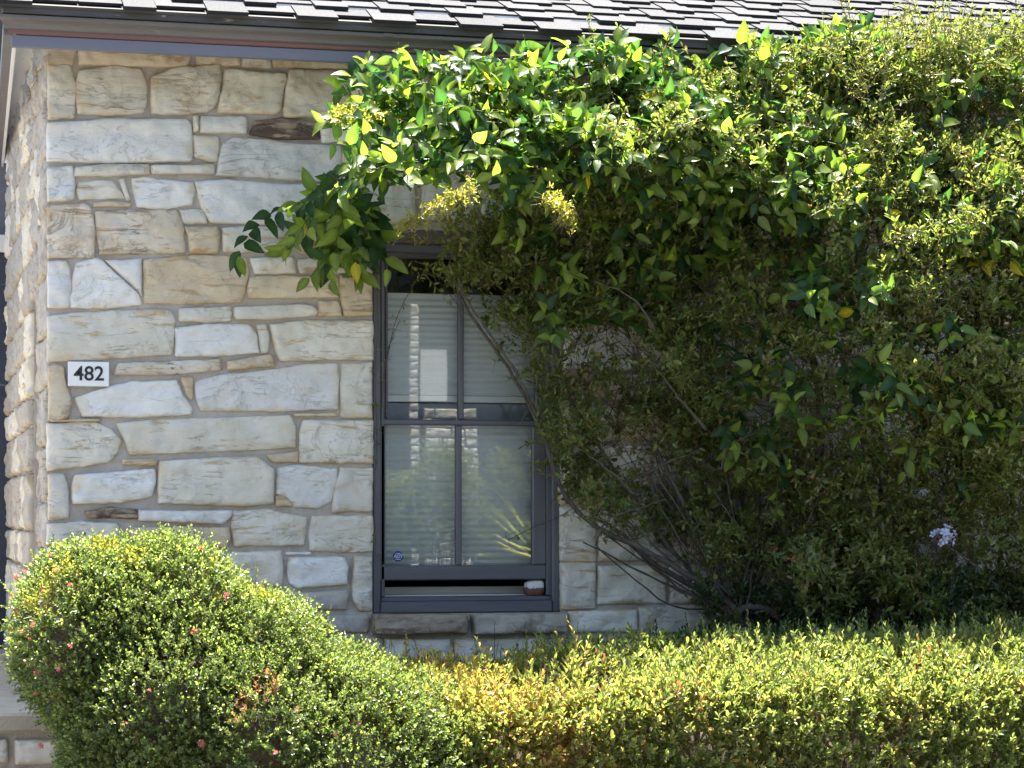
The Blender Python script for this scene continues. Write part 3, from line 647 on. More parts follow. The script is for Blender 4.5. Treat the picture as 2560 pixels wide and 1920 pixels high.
# pleated shades (hang behind the sashes)
def pleated(name, px0, py0, px1, py1, y, npl, label, rails):
    root = empty(name, at((px0 + px1) / 2, py1, y))
    a, b = at(px0, py1, y).x, at(px1, py1, y).x
    z0, z1 = at(1166, py1, y).z, at(1166, py0, y).z
    v = []; f = []
    n = npl * 2
    for i in range(n + 1):
        z = z0 + (z1 - z0) * i / n; yy = y + (0.008 if i % 2 else 0.0) + random.uniform(-0.0008, 0.0008)
        v += [(a, yy, z), (b, yy, z)]
    for i in range(n): f.append((2 * i, 2 * i + 1, 2 * i + 3, 2 * i + 2))
    mesh('pleated_fabric', v, f, M['shade'], root)
    for r0, r1 in rails:
        wbox(MB(), px0, r0, px1, r1, y - 0.006, y + 0.016, 0.002).build('rail', M['white_paint'], root)
    tag(root, label, 'blind', 'pleated shades in the window'); return root
pleated('pleated_shade', 955, 741, 1376, 989, 0.135, 16, 'white pleated shade with bottom rail in upper half of window', [(736, 741), (990, 1006)])
pleated('pleated_shade', 950, 1056, 1376, 1424, 0.122, 23, 'white pleated shade behind the lower sash, above the open gap', [(1424.5, 1431)])
mbp = wbox(MB(), 955, 1009, 1376, 1052, 0.150, 0.156, 0.002); mbp.build('inner_screen', simple('inner_screen_blue_grey', (0.20, 0.225, 0.26), 0.5), win)

# house number plaque
def text_mesh(s, size, name, mat, parent, loc, align='CENTER', extrude=0.0008, shear=0.0, bold=0.0, spacing=1.0):
    cu = bpy.data.curves.new(name, 'FONT'); cu.body = s; cu.size = size; cu.align_x = 'CENTER'; cu.align_y = 'CENTER'
    cu.extrude = extrude; cu.shear = shear; cu.offset = bold; cu.space_character = spacing; cu.resolution_u = 6
    o = bpy.data.objects.new(name, cu); COL.objects.link(o)
    dg = bpy.context.evaluated_depsgraph_get()
    me = bpy.data.meshes.new_from_object(o.evaluated_get(dg)); me.name = name
    bpy.data.objects.remove(o)
    me.transform(Matrix.Rotation(math.pi / 2, 4, 'X')); me.materials.clear()
    return link_mesh(name, me, mat, parent, loc)
PY = -0.030
pc = at(221, 935.5, PY)
a, b = at(170, 965, PY), at(273, 905, PY)
plaque = tag(empty('house_number_plaque', (pc.x, PY, a.z)), 'small white plaque with black house number 482 on the stone wall', 'house number')
mb = MB(); mb.bbox((a.x, PY, a.z), (b.x, -0.001, b.z), 0.003); mb.build('plate', M['enamel'], plaque)
for i, ch in enumerate('482'):
    cx_ = at(197 + i * 25.5, 936, PY).x
    text_mesh(ch, 0.083, 'digit', M['enamel_black'], plaque, (cx_, PY - 0.0012, pc.z), bold=0.0011)

# security sticker on the pane
SY = LS + 0.0015
sc_ = at(995, 1391, SY)
stick = tag(empty('security_sticker', sc_), 'small blue octagonal security sticker in lower left window pane', 'sticker')
rr = 14.5 * 9.95 / F
def octo(r, y): return [(sc_.x + r * math.cos(R(22.5 + 45 * i)), y, sc_.z + r * math.sin(R(22.5 + 45 * i))) for i in range(8)]
v = octo(rr, SY) + octo(rr, SY + 0.0006)
mesh('disc', v, [tuple(range(8)), tuple(range(8, 16))[::-1]] + [(i, (i + 1) % 8, 8 + (i + 1) % 8, 8 + i)[::-1] for i in range(8)], M['sticker_blue'], stick)
text_mesh('ADT', 0.0215, 'lettering', M['sticker_white'], stick, (sc_.x, SY - 0.0011, sc_.z), extrude=0.0003, shear=0.25, bold=0.0006, spacing=0.9)
for dz in (0.0125, -0.0125):
    mb = MB(); mb.box((sc_.x - 0.011, SY - 0.0012, sc_.z + dz - 0.0014), (sc_.x + 0.011, SY - 0.0004, sc_.z + dz + 0.0014)); mb.build('bar', M['sticker_white'], stick)

# stone propping the sash
q = NT('prop_stone'); v = q.coord('Generated'); sp3 = q.n('ShaderNodeSeparateXYZ'); q.l(v, sp3.inputs[0])
h = q.math('ADD', sp3.outputs[2], q.math('MULTIPLY', q.math('SUBTRACT', q.noise(v, 5, 4), 0.5), 0.5))
c = q.mix(q.ramp(h, [(0.52, 0), (0.58, 1)]), (0.15, 0.07, 0.05), (0.62, 0.60, 0.58)); q.l(c, q.b.inputs['Base Color']); q.b.inputs['Roughness'].default_value = 0.8
q.bump(q.noise(v, 20, 4), 0.4, 0.01)
pa, pb = at(1317, 1500, 0.03), at(1366, 1449, 0.03)
c0 = (pa + pb) / 2; hx, hz = (pb.x - pa.x) / 2, (at(1340, 1450.5, .03).z - at(1340, 1491, .03).z) / 2
c0.z = at(1340, 1491, .03).z + hz; c0.y = 0.075
v = []; f = []; nu, nv = 14, 9
for i in range(nv + 1):
    ph = -math.pi / 2 + math.pi * i / nv
    for j in range(nu):
        th = 2 * math.pi * j / nu; d = Vector((math.cos(ph) * math.cos(th), math.cos(ph) * math.sin(th), math.sin(ph)))
        e = 0.62; d = Vector([math.copysign(abs(x) ** e, x) for x in d])
        d *= 1 + 0.10 * mnoise.noise(d * 1.7)
        v.append((c0.x + d.x * hx, c0.y + d.y * 0.045, c0.z + max(-1, min(1, d.z)) * hz))
for i in range(nv):
    for j in range(nu): f.append((i * nu + j, i * nu + (j + 1) % nu, (i + 1) * nu + (j + 1) % nu, (i + 1) * nu + j))
tag(mesh('propping_stone', v, f, q.m, smooth=True), 'rough brown and white stone propping the sash open', 'stone')

# ------------------------------------------------------------------ low porch wall at the left
PWY = -0.62
porch = tag(empty('porch_wall', (-1.0, PWY, 0)), 'low stone porch wall with plain coping left of the round shrub', 'wall')
zc1, zc0 = at(60, 1782, PWY - 0.05).z, at(60, 1833, PWY - 0.05).z
mb = MB(); mb.box((-3.4, PWY, 0), (0.05, -0.05, zc0)); mb.build('mortar', M['mortar'], porch)
mb = MB(); mb.bbox((-3.5, PWY - 0.05, zc0 + 0.001), (0.06, 3.68, zc1), 0.012); mb.build('coping', M['coping'], porch)
def pwf(u, v, d): return (u, PWY - d, v)
px = -3.0; row = [(px + i * 34, 0) for i in range(0)]
def pst(x0, y0, x1, y1, kind='cream'):
    a, b = at(x0, y1, PWY), at(x1, y0, PWY); stone([(a.x, a.z), (b.x, a.z), (b.x, b.z), (a.x, b.z)], M[kind], porch, frame=pwf)
pst(36, 1846, 150, 1912); pst(-90, 1846, 19, 1908); pst(-260, 1846, -105, 1910, 'tan'); pst(170, 1848, 300, 1912)
zl = at(60, 1918, PWY).z
rubble(-3.3, 0.04, 0.02, zl, porch, pwf, ['cream', 'tan', 'grey'], 1.0, 0.12, 0.2, 0.2, 0.45)
rubble(-3.3, at(-265, 1900, PWY).x, zl, zc0 - 0.01, porch, pwf, ['cream', 'tan', 'white'], 1.0, 0.12, 0.2, 0.2, 0.45)
ply = 0.35
mb = MB(); a, b = at(26, 1781, ply), at(120, 1733, ply); mb.bbox((a.x, ply - 0.1, zc1 + 0.001), (-0.045, 1.4, b.z), 0.008); mb.build('pedestal', M['coping'], porch)

#NEI
# ------------------------------------------------------------------ foliage tools
def unit(a): return a / np.maximum(np.linalg.norm(a, axis=-1, keepdims=True), 1e-9)
def fnoise(P, scale, seed, octv=3):
    r = np.random.default_rng(seed); out = np.zeros(len(P)); amp = 1.0; tot = 0
    for o in range(octv):
        for _ in range(4):
            k = r.normal(size=3) * scale; out += amp * np.sin(P @ k + r.uniform(0, 6.28)); tot += amp * 0.5
        scale *= 2.1; amp *= 0.55
    return out / tot
SMALL_V = np.array([(0, 0, 0), (0.42, 0.40, 0.10), (0.78, 0.36, 0.08), (1.0, 0, -0.05), (0.78, -0.36, 0.08), (0.42, -0.40, 0.10)])
SMALL_F = [(0, 3, 2, 1), (0, 5, 4, 3)]
def big_template(n=5, fold=0.16, droop=0.28, tipw=1.0):
    v = []; f = []
    ts = np.linspace(0, 1, n)
    for t in ts:
        w = 0.5 * math.sin(math.pi * min(1, t ** 0.82 * 0.97 + 0.03)) ** 0.85 if 0 < t < 1 else 0.012
        x = t; z = -droop * t * t
        v += [(x, w, z + fold * w + 0.03 * math.sin(t * 9)), (x, 0, z), (x, -w, z + fold * w - 0.03 * math.sin(t * 9))]
    for i in range(n - 1):
        a = 3 * i; f += [(a, a + 1, a + 4, a + 3), (a + 1, a + 2, a + 5, a + 4)]
    return np.array(v), f
BIG_V, BIG_F = big_template(6, 0.2, 0.34)
def frames(D, N):
    D = unit(D); N = N - (N * D).sum(1, keepdims=True) * D; N = unit(N); S = np.cross(N, D); return D, S, N
class Cloud:
    def __init__(s): s.v = []; s.c = []; s.f = []; s.n = 0
    def add(s, tv, tf, P, D, N, L, Wd, col):
        D, S, N = frames(D, N); k = len(tv); m = len(P)
        X = tv[None, :, 0, None] * D[:, None, :] * L[:, None, None] + tv[None, :, 1, None] * S[:, None, :] * Wd[:, None, None] + tv[None, :, 2, None] * N[:, None, :] * L[:, None, None]
        V = P[:, None, :] + X
        F_ = np.array(tf)[None] + (np.arange(m) * k)[:, None, None] + s.n
        s.v.append(V.reshape(-1, 3)); s.f.append(F_.reshape(-1, 4)); cc = np.repeat(col, k, axis=0)
        if k > 6: cc = cc * np.tile(np.array([0.9, 1.35, 0.95] * (k // 3)), m)[:, None]
        s.c.append(cc); s.n += m * k
    def build(s, name, mat, parent, smooth=True, stuff=True):
        V = np.concatenate(s.v); Fc = np.concatenate(s.f); C = np.concatenate(s.c)
        o0 = np.array(wloc(parent)) if parent else np.zeros(3)
        me = bpy.data.meshes.new(name)
        me.vertices.add(len(V)); me.vertices.foreach_set('co', (V - o0).astype(np.float32).ravel())
        me.loops.add(Fc.size); me.loops.foreach_set('vertex_index', Fc.astype(np.int32).ravel())
        me.polygons.add(len(Fc)); me.polygons.foreach_set('loop_start', (np.arange(len(Fc)) * 4).astype(np.int32))
        me.update(calc_edges=True); 
        ca = me.color_attributes.new('tint', 'FLOAT_COLOR', 'POINT')
        ca.data.foreach_set('color', np.concatenate([C, np.ones((len(C), 1))], 1).astype(np.float32).ravel())
        if smooth: me.polygons.foreach_set('use_smooth', np.ones(len(Fc), bool))
        me.validate()
        o = bpy.data.objects.new(name, me); COL.objects.link(o); me.materials.append(mat)
        if parent: o.parent = parent
        if stuff: o['kind'] = 'stuff'
        print(name, len(Fc) * 2, 'tris'); return o
PRISM = np.array([(0, math.cos(a), math.sin(a)) for a in (0, 2.094, 4.189)] + [(1, math.cos(a), math.sin(a)) for a in (0, 2.094, 4.189)])
PRISM_F = [(0, 1, 4, 3), (1, 2, 5, 4), (2, 0, 3, 5)]
def twig_add(cl, A, B, rad, col):
    d = B - A; L = np.linalg.norm(d, axis=1); D = unit(d); N = np.cross(D, rng.normal(size=D.shape))
    tv = PRISM.copy()
    D_, S, N_ = frames(D, N); k = 6; m = len(A)
    tap = np.array([1, 1, 1, .55, .55, .55])
    V = A[:, None, :] + tv[None, :, 0, None] * d[:, None, :] + (tv[None, :, 1, None] * S[:, None, :] + tv[None, :, 2, None] * N_[:, None, :]) * rad[:, None, None] * tap[None, :, None]
    F_ = np.array(PRISM_F)[None] + (np.arange(m) * k)[:, None, None] + cl.n
    cl.v.append(V.reshape(-1, 3)); cl.f.append(F_.reshape(-1, 4)); cl.c.append(np.repeat(col, k, axis=0)); cl.n += m * k
def sprigs(cl, P, A, length, nl, leaf_l, aspect, colfn, up=0.35, spread=(0.5, 1.15), stemcol=(0.20, 0.17, 0.07), stemr=0.0012, tipcol=None, jitter=0.25):
    """shoots at P along A, each carrying nl leaves placed spirally"""
    m = len(P); A = unit(A)
    t = np.cross(A, rng.normal(size=A.shape)); t = unit(t); b = np.cross(A, t)
    k = np.arange(nl)
    fr = (k + 0.5) / nl
    ang = k[None] * 2.4 + rng.uniform(0, 6.28, (m, 1)) + rng.normal(size=(m, nl)) * 0.3
    fr = np.clip(fr[None] + rng.normal(size=(m, nl)) * 0.05, 0.02, 1.0)
    bend = unit(rng.normal(size=(m, 3)) + np.array([0, 0, 0.4])) * length[:, None] * 0.16
    pos = P[:, None] + A[:, None] * (fr * length[:, None])[..., None] + bend[:, None] * (fr ** 2)[..., None]
    rad = t[:, None] * np.cos(ang)[..., None] + b[:, None] * np.sin(ang)[..., None]
    sp = spread[1] + (spread[0] - spread[1]) * fr
    D = A[:, None] * np.cos(sp)[..., None] + rad * np.sin(sp)[..., None] + np.array([0, 0, up * 0.3]) + rng.normal(size=(m, nl, 3)) * jitter * 0.5
    N = A[:, None] * np.sin(sp)[..., None] - rad * np.cos(sp)[..., None] + np.array([0, 0, up]) + rng.normal(size=(m, nl, 3)) * jitter
    L = leaf_l * rng.uniform(0.6, 1.15, (m, nl)) * rng.uniform(0.72, 1.22, (m, 1)) * (1 - 0.35 * fr ** 3)
    pos, D, N, L = pos.reshape(-1, 3), D.reshape(-1, 3), N.reshape(-1, 3), L.ravel()
    col = colfn(pos, np.repeat(np.arange(m), nl), fr.ravel())
    cl.add(SMALL_V, SMALL_F, pos, D, N, L, L * aspect * rng.uniform(0.8, 1.2, len(L)), col)
    sc0 = np.tile(np.array(stemcol), (m, 1))
    twig_add(cl, P - A * 0.03, P + A * length[:, None] + bend, np.full(m, stemr), sc0)
def pick(cols, w, n):
    cols = np.array(cols); return cols[rng.choice(len(cols), n, p=np.array(w) / sum(w))]
def inpoly(P, poly):
    x, y = P[:, 0], P[:, 1]; r = np.zeros(len(P), bool); n = len(poly)
    for i in range(n):
        x1, y1 = poly[i]; x2, y2 = poly[(i + 1) % n]
        c = ((y1 > y) != (y2 > y)) & (x < (x2 - x1) * (y - y1) / (y2 - y1 + 1e-9) + x1); r ^= c
    return r
def poly_pts(poly, n):
    a = np.array(poly, float); lo, hi = a.min(0), a.max(0); out = np.zeros((0, 2))
    while len(out) < n:
        p = rng.uniform(lo, hi, (n * 2, 2)); out = np.concatenate([out, p[inpoly(p, poly)]])
    return out[:n]
CT, STH = math.cos(TH), math.sin(TH)
def atv(px, py, Y):
    u = (px - 1280) / F; t = (Y - Y0) / (CT - u * STH)
    return np.stack([X0 + t * (STH + u * CT), Y, CZ + t * (HOR - py) / F], 1)
def pixv(P):
    dx, dy = P[:, 0] - X0, P[:, 1] - Y0; d = dx * STH + dy * CT; r = dx * CT - dy * STH
    return 1280 + F * r / d, HOR - F * (P[:, 2] - CZ) / d

# ------------------------------------------------------------------ rounded shrub (left)
shrub = tag(empty('rounded_shrub', (0.55, -1.35, 0)), 'clipped rounded green shrub with pink flowers, in front of the stone wall', 'shrub')
ELL = []
def ell(px, py, Y, rx, ry, rz):
    p = at(px, py, Y); ELL.append((np.array(p), np.array((rx, ry, rz))))
ell(235, 1600, -1.45, 0.30, 0.40, 0.365)
ell(325, 1600, -1.46, 0.33, 0.42, 0.372)
ell(420, 1600, -1.47, 0.335, 0.42, 0.37)
ell(600, 1690, -1.50, 0.36, 0.42, 0.33)
ell(800, 1790, -1.50, 0.36, 0.42, 0.28)
ell(980, 1860, -1.50, 0.34, 0.42, 0.28)
ell(330, 1850, -1.55, 0.26, 0.38, 0.50)
ell(430, 1800, -1.64, 0.38, 0.42, 0.42)
ell(620, 1890, -1.70, 0.40, 0.43, 0.45)
ell(850, 1970, -1.72, 0.45, 0.43, 0.45)
def ell_points(n, rmin=0.86):
    P = []; Nn = []
    area = np.array([r[0] * r[1] + r[0] * r[2] + r[1] * r[2] for _, r in ELL])
    for (c, r), w in zip(ELL, area / area.sum()):
        m = int(n * w); d = unit(rng.normal(size=(m, 3)))
        bump = 1 + 0.055 * fnoise(d * r + c, 9, 5) + 0.03 * fnoise(d * r + c, 22, 6) 
        rad = (rmin + (1 - rmin) * rng.random(m) ** 0.5) * bump
        P.append(c + d * r * rad[:, None]); Nn.append(unit(d / r))
    P = np.concatenate(P); Nn = np.concatenate(Nn)
    keep = P[:, 2] > 0.15
    for c, r in ELL:
        q = np.linalg.norm((P - c) / r, axis=1); keep &= q > rmin - 0.06
    return P[keep], Nn[keep]
def shrub_col(pos, sid, fr):
    n = len(pos)
    c = pick([(0.095, 0.135, 0.045), (0.13, 0.175, 0.058), (0.19, 0.23, 0.075), (0.065, 0.10, 0.042), (0.26, 0.25, 0.10)], [4, 4, 2, 3, .5], n)
    yel = fnoise(pos, 5, 21) > 0.95; c[yel] = c[yel] * 0.4 + np.array((0.24, 0.22, 0.03)) * 0.6
    br = (fnoise(pos, 9, 33) > 1.05) & (rng.random(n) < 0.6); c[br] = np.array((0.22, 0.11, 0.07)) * rng.uniform(0.7, 1.3, (br.sum(), 1))
    c = c * rng.uniform(0.75, 1.3, (n, 1))
    tip = fr > 0.85; c[tip] = c[tip] * 1.25 + np.array((0.02, 0.02, 0))
    return c
cl = Cloud()
P, Nn = ell_points(44000)
gap = fnoise(P, 7, 77) + rng.normal(size=len(P)) * 0.25 > -0.82
P, Nn = P[gap], Nn[gap]
A = Nn + np.array([0, 0, 0.35]) + rng.normal(size=P.shape) * 0.45
sprigs(cl, P - Nn * 0.035, A, rng.uniform(0.035, 0.075, len(P)), 9, 0.0185, 0.70, shrub_col, up=0.5)
long_ = rng.choice(len(P), 150, replace=False); long_ = long_[Nn[long_, 2] > -0.1]
sprigs(cl, P[long_], Nn[long_] + np.array([0, 0, .8]) + rng.normal(size=(len(long_), 3)) * .3, rng.uniform(0.06, 0.11, len(long_)), 12, 0.019, 0.55, shrub_col, up=0.5)
# inner twigs
P2, N2 = ell_points(2700, 0.6)
twig_add(cl, P2 - N2 * 0.22 + rng.normal(size=P2.shape) * 0.04, P2 - N2 * 0.02, rng.uniform(0.0012, 0.003, len(P2)), np.tile((0.13, 0.09, 0.06), (len(P2), 1)))
cl.build('foliage', M['leaf'], shrub)
mb = MB()
for i in range(14):
    c, r = ELL[i % len(ELL)]
    b = Vector((c[0] * 0.75 + 0.14 + random.uniform(-.1, .1), -1.4 + random.uniform(-.15, .15), 0.0)); e = Vector(c) + Vector((random.uniform(-.3, .3) * r[0], random.uniform(-.6, .3) * r[1], r[2] * 0.5))
    mb.tube(smooth_path([b, (b + e) / 2 + Vector((random.uniform(-.06, .06), random.uniform(-.06, .06), 0)), e], 4), [0.014 - 0.009 * k / 8 for k in range(9)], 5)
mb.build('stem', M['bark'], shrub, True)
# solid brown core added inside the bush so daylight does not leak through
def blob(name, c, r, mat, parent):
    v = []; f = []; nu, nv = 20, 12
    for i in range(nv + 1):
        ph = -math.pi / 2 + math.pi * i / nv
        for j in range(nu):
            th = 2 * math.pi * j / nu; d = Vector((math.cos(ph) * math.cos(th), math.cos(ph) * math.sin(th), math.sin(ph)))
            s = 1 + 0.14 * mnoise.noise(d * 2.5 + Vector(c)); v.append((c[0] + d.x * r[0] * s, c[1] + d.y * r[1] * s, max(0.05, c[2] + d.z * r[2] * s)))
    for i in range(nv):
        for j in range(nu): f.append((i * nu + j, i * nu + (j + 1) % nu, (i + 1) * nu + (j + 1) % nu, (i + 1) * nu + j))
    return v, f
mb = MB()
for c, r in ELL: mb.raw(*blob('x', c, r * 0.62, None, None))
tag(mb.build('blocking_core', M['twig'], shrub, True), kind='stuff')
# pink flowers: five-petalled little blooms in loose clusters
def flower_mesh(name, n, rad, col, col2, cup=0.35):
    v = []; f = []; cs = []
    for k in range(n):
        a = 2 * math.pi * k / n
        for (t, w, z) in ((0.08, 0.03, 0), (0.6, 0.34, cup * 0.5), (1.0, 0.18, cup), (1.0, -0.18, cup), (0.6, -0.34, cup * .5)):
            v.append(((t * math.cos(a) - w * math.sin(a)) * rad, (t * math.sin(a) + w * math.cos(a)) * rad, z * rad)); cs.append(col if t > .5 else col2)
        b = 5 * k; f += [(b, b + 1, b + 2, b + 3), (b, b + 3, b + 4)]
    # tube below
    b = len(v)
    for k in range(5):
        a = 2 * math.pi * k / 5; v.append((0.1 * rad * math.cos(a), 0.1 * rad * math.sin(a), 0.02 * rad)); cs.append(col2)
    for k in range(5):
        a = 2 * math.pi * k / 5; v.append((0.05 * rad * math.cos(a), 0.05 * rad * math.sin(a), -0.9 * rad)); cs.append(col2)
    for k in range(5): f.append((b + k, b + (k + 1) % 5, b + 5 + (k + 1) % 5, b + 5 + k))
    return v, f, cs
def cluster_mesh(name, blooms, spread, rad, col, col2, n=5):
    V = []; Fc = []; C = []
    for i in range(blooms):
        v, f, cs = flower_mesh('f', n, rad * random.uniform(0.75, 1.1), col, col2)
        d = Vector((random.gauss(0, 1), random.gauss(0, 1), abs(random.gauss(0, 1.3)) + 0.25)).normalized() if i else Vector((0.05, 0.05, 1)).normalized()
        rot = (d + Vector((random.gauss(0, .3), random.gauss(0, .3), random.gauss(0, .3)))).to_track_quat('Z', 'Y').to_matrix(); o = d * spread * random.uniform(0.7, 1.45)
        b = len(V); V += [tuple(rot @ Vector(p) + o) for p in v]; Fc += [tuple(q + b for q in g_) for g_ in f]; C += [tuple(x * random.uniform(.85, 1.1) for x in c) for c in cs]
    me = bpy.data.meshes.new(name); me.from_pydata(V, [], Fc); me.update()
    ca = me.color_attributes.new('tint', 'FLOAT_COLOR', 'POINT')
    ca.data.foreach_set('color', np.concatenate([np.array(C), np.ones((len(C), 1))], 1).astype(np.float32).ravel()); me.materials.append(M['petal'])
    return me
pinks = [cluster_mesh('pink_flower', random.choice([2, 3, 4]), 0.011, 0.012, random.choice([(0.46, 0.075, 0.12), (0.52, 0.14, 0.16), (0.36, 0.035, 0.09)]), (0.5, 0.22, 0.2)) for _ in range(5)]
PF = [(42, 1443), (60, 1435), (30, 1495), (40, 1532), (85, 1562), (25, 1577), (70, 1602), (62, 1660), (90, 1685), (150, 1672), (90, 1737), (95, 1868), (313, 1813), (337, 1842), (745, 1772), (485, 1580), (570, 1490), (560, 1500), (175, 1615), (500, 1372), (125, 1390), (180, 1465), (690, 1888), (835, 1835), (505, 1855), (372, 1728), (110, 1480), (140, 1430), (900, 1810)]
for i, (fx, fy) in enumerate(PF):
    # nearest shrub surface point to that line of sight
    qx, qy = pixv(P); d2 = (qx - fx) ** 2 + (qy - fy) ** 2 + ((P[:, 1] + 2.0) * 30) ** 2
    k = int(np.argmin(d2)); base = P[k]
    p = np.array(at(fx, fy, min(base[1] - 0.04, -1.0)))
    o = link_mesh('flower', pinks[i % 5], None, shrub, tuple(p)); o.rotation_euler = (random.uniform(0.6, 1.5), random.uniform(-.5, .5), random.uniform(0, 6))
    s = random.uniform(0.5, 0.85); o.scale = (s, s, s)

# ------------------------------------------------------------------ clipped hedge (right)
hedge = tag(empty('clipped_hedge', (3.2, -1.0, 0)), 'long yellowing clipped hedge below the window and climber', 'hedge')
HX0, HX1, HYF, HYB = at(830, 1700, -1.5).x, 6.2, -1.86, -0.16
def htop(x, y):
    p = np.stack([x, y, np.zeros_like(x)], 1)
    base = 1.06 - 0.055 * (1 - 1 / (1 + np.exp(-(x - at(1480, 1600, -1.4).x) / 0.12))) + 0.035 * fnoise(p, 3.2, 11) + 0.02 * fnoise(p, 9, 12)
    dip = -0.055 * np.exp(-((x - at(1080, 1650, -1.5).x) / 0.35) ** 2) - 0.03 * np.exp(-((x - at(1330, 1650, -1.5).x) / 0.12) ** 2)
    rnd = -0.13 * np.clip((-(y) - 1.40) / 0.46, 0, 1) ** 1.7
    back = -0.26 * np.clip((y + 1.05) / 0.3, 0, 1) * (1 - 1 / (1 + np.exp(-(x - at(1560, 1500, -.6).x) / 0.10)))
    return base + dip + rnd + back
cl = Cloud()
def hedge_col(pos, sid, fr):
    n = len(pos)
    c = pick([(0.13, 0.17, 0.055), (0.195, 0.225, 0.075), (0.265, 0.27, 0.095), (0.095, 0.13, 0.045)], [3, 4, 3, 2], n)
    px_, py_ = pixv(pos)
    w = np.exp(-((pos[:, 0] - at(1230, 1800, -1.8).x) / 0.40) ** 2) * 0.82 + 0.52 * np.clip(fnoise(pos, 4, 51), -1, 2) + rng.normal(size=n) * 0.35
    gold = w > 0.85; c[gold] = pick([(0.32, 0.265, 0.075), (0.33, 0.235, 0.075), (0.28, 0.17, 0.08)], [4, 2, 1], gold.sum())
    v2 = fnoise(pos, 8, 61) + rng.normal(size=n) * 0.25
    rd = (v2 > 1.0) & (w > 0.05); c[rd] = pick([(0.24, 0.08, 0.05), (0.28, 0.13, 0.06), (0.13, 0.06, 0.04)], [2, 2, 1], rd.sum())
    painted_shade = pos[:, 1] > -0.9
    c[painted_shade] = pick([(0.05, 0.095, 0.022), (0.07, 0.12, 0.025)], [1, 1], painted_shade.sum())      # darker green by the wall: the eave's shadow painted into the leaf colour
    return c * rng.uniform(0.75, 1.25, (n, 1))
nt = 11000
x = rng.uniform(HX0 - 0.1, HX1, nt); y = HYB - (HYB - HYF) * rng.random(nt) ** 0.85
Pt = np.stack([x, y, htop(x, y) - rng.random(nt) ** 1.5 * 0.10], 1); At = np.tile((0, -0.15, 1.0), (nt, 1)) + rng.normal(size=(nt, 3)) * 0.38
nf = 10000
x = rng.uniform(HX0 - 0.1, HX1, nf); zf = rng.uniform(0.0, 1.0, nf) ** 0.7
z = 0.12 + zf * 0.84
bul = 0.05 * fnoise(np.stack([x, z * 1.3, z * 0], 1), 5, 91)
Pf = np.stack([x, HYF + 0.02 - bul + rng.random(nf) ** 1.5 * 0.14 + np.clip(z - 0.84, 0, 1) * 0.9, z], 1); Af = np.tile((0, -0.75, 0.65), (nf, 1)) + rng.normal(size=(nf, 3)) * 0.42
P = np.concatenate([Pt, Pf]); A = np.concatenate([At, Af])
keep = fnoise(P, 8, 71) + rng.normal(size=len(P)) * 0.2 > -0.95; P, A = P[keep], A[keep]
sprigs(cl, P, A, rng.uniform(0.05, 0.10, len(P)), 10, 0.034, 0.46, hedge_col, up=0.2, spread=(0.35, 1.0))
# upright new shoots along the top
nu_ = 230
x = rng.uniform(HX0, HX1, nu_); y = rng.uniform(HYF + 0.1, HYB, nu_)
Pu = np.stack([x, y, htop(x, y)], 1)
sprigs(cl, Pu, np.tile((0, 0, 1.0), (nu_, 1)) + rng.normal(size=(nu_, 3)) * 0.15, rng.uniform(0.07, 0.16, nu_), 14, 0.030, 0.38, hedge_col, up=0.1, spread=(0.3, 0.75))
nt2 = 4200
x = rng.uniform(HX0, HX1, nt2); y = rng.uniform(HYF + 0.1, HYB, nt2); z = rng.uniform(0.25, 0.95, nt2)
a = np.stack([x, y, z], 1); twig_add(cl, a, a + np.stack([rng.normal(size=nt2) * .05, rng.normal(size=nt2) * .05, rng.uniform(.08, .2, nt2)], 1), rng.uniform(0.0012, 0.003, nt2), np.tile((0.13, 0.09, 0.06), (nt2, 1)))
cl.build('foliage', M['leaf'], hedge)
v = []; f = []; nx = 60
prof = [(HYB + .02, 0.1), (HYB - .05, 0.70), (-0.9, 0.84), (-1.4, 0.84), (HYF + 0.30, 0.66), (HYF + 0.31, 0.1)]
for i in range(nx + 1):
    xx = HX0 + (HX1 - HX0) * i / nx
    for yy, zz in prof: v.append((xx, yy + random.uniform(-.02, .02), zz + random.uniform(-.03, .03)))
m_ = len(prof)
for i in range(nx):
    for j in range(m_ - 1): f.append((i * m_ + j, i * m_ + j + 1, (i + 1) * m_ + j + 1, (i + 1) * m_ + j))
tag(mesh('blocking_core', v, f, M['twig'], hedge, True), kind='stuff')  # solid filler added to stop daylight leaking through the hedge
mb = MB()
for i in range(16):
    b = Vector((HX0 + 0.15 + i * (HX1 - HX0 - .3) / 15, random.uniform(-1.5, -0.7), 0))
    mb.tube([b, b + Vector((random.uniform(-.05, .05), random.uniform(-.05, .05), 0.4)), b + Vector((random.uniform(-.1, .1), random.uniform(-.1, .1), 0.9))], [0.018, 0.014, 0.007], 5)
mb.build('stem', M['bark'], hedge, True)

# ------------------------------------------------------------------ climbers
vine = tag(empty('climbing_vine', (3.4, -0.3, 0)), 'large-leaved green climber covering the wall under the eaves and over the window', 'climbing plant')
plumb = tag(empty('plumbago_shrub', (4.3, -0.3, 0)), 'small-leaved sprawling shrub with pale blue flowers tangled in the climber', 'shrub')
def sstep(a, b, x): t = np.clip((x - a) / (b - a), 0, 1); return t * t * (3 - 2 * t)
def yout(px, py):
    """how far the greenery stands out from the wall"""
    left = 0.60 + 0.30 * sstep(130, 360, py) - 0.54 * sstep(390, 580, py) - 0.10 * sstep(560, 1000, py)
    right = 0.56 + 0.38 * sstep(80, 620, py) - 0.06 * sstep(820, 1000, py) - 0.30 * sstep(1000, 1330, py)
    w = sstep(1650, 2250, px)
    P = np.stack([px / 250, py / 250, px * 0], 1)
    return left * (1 - w) + right * w + 0.10 * fnoise(P, 2.6, 3)
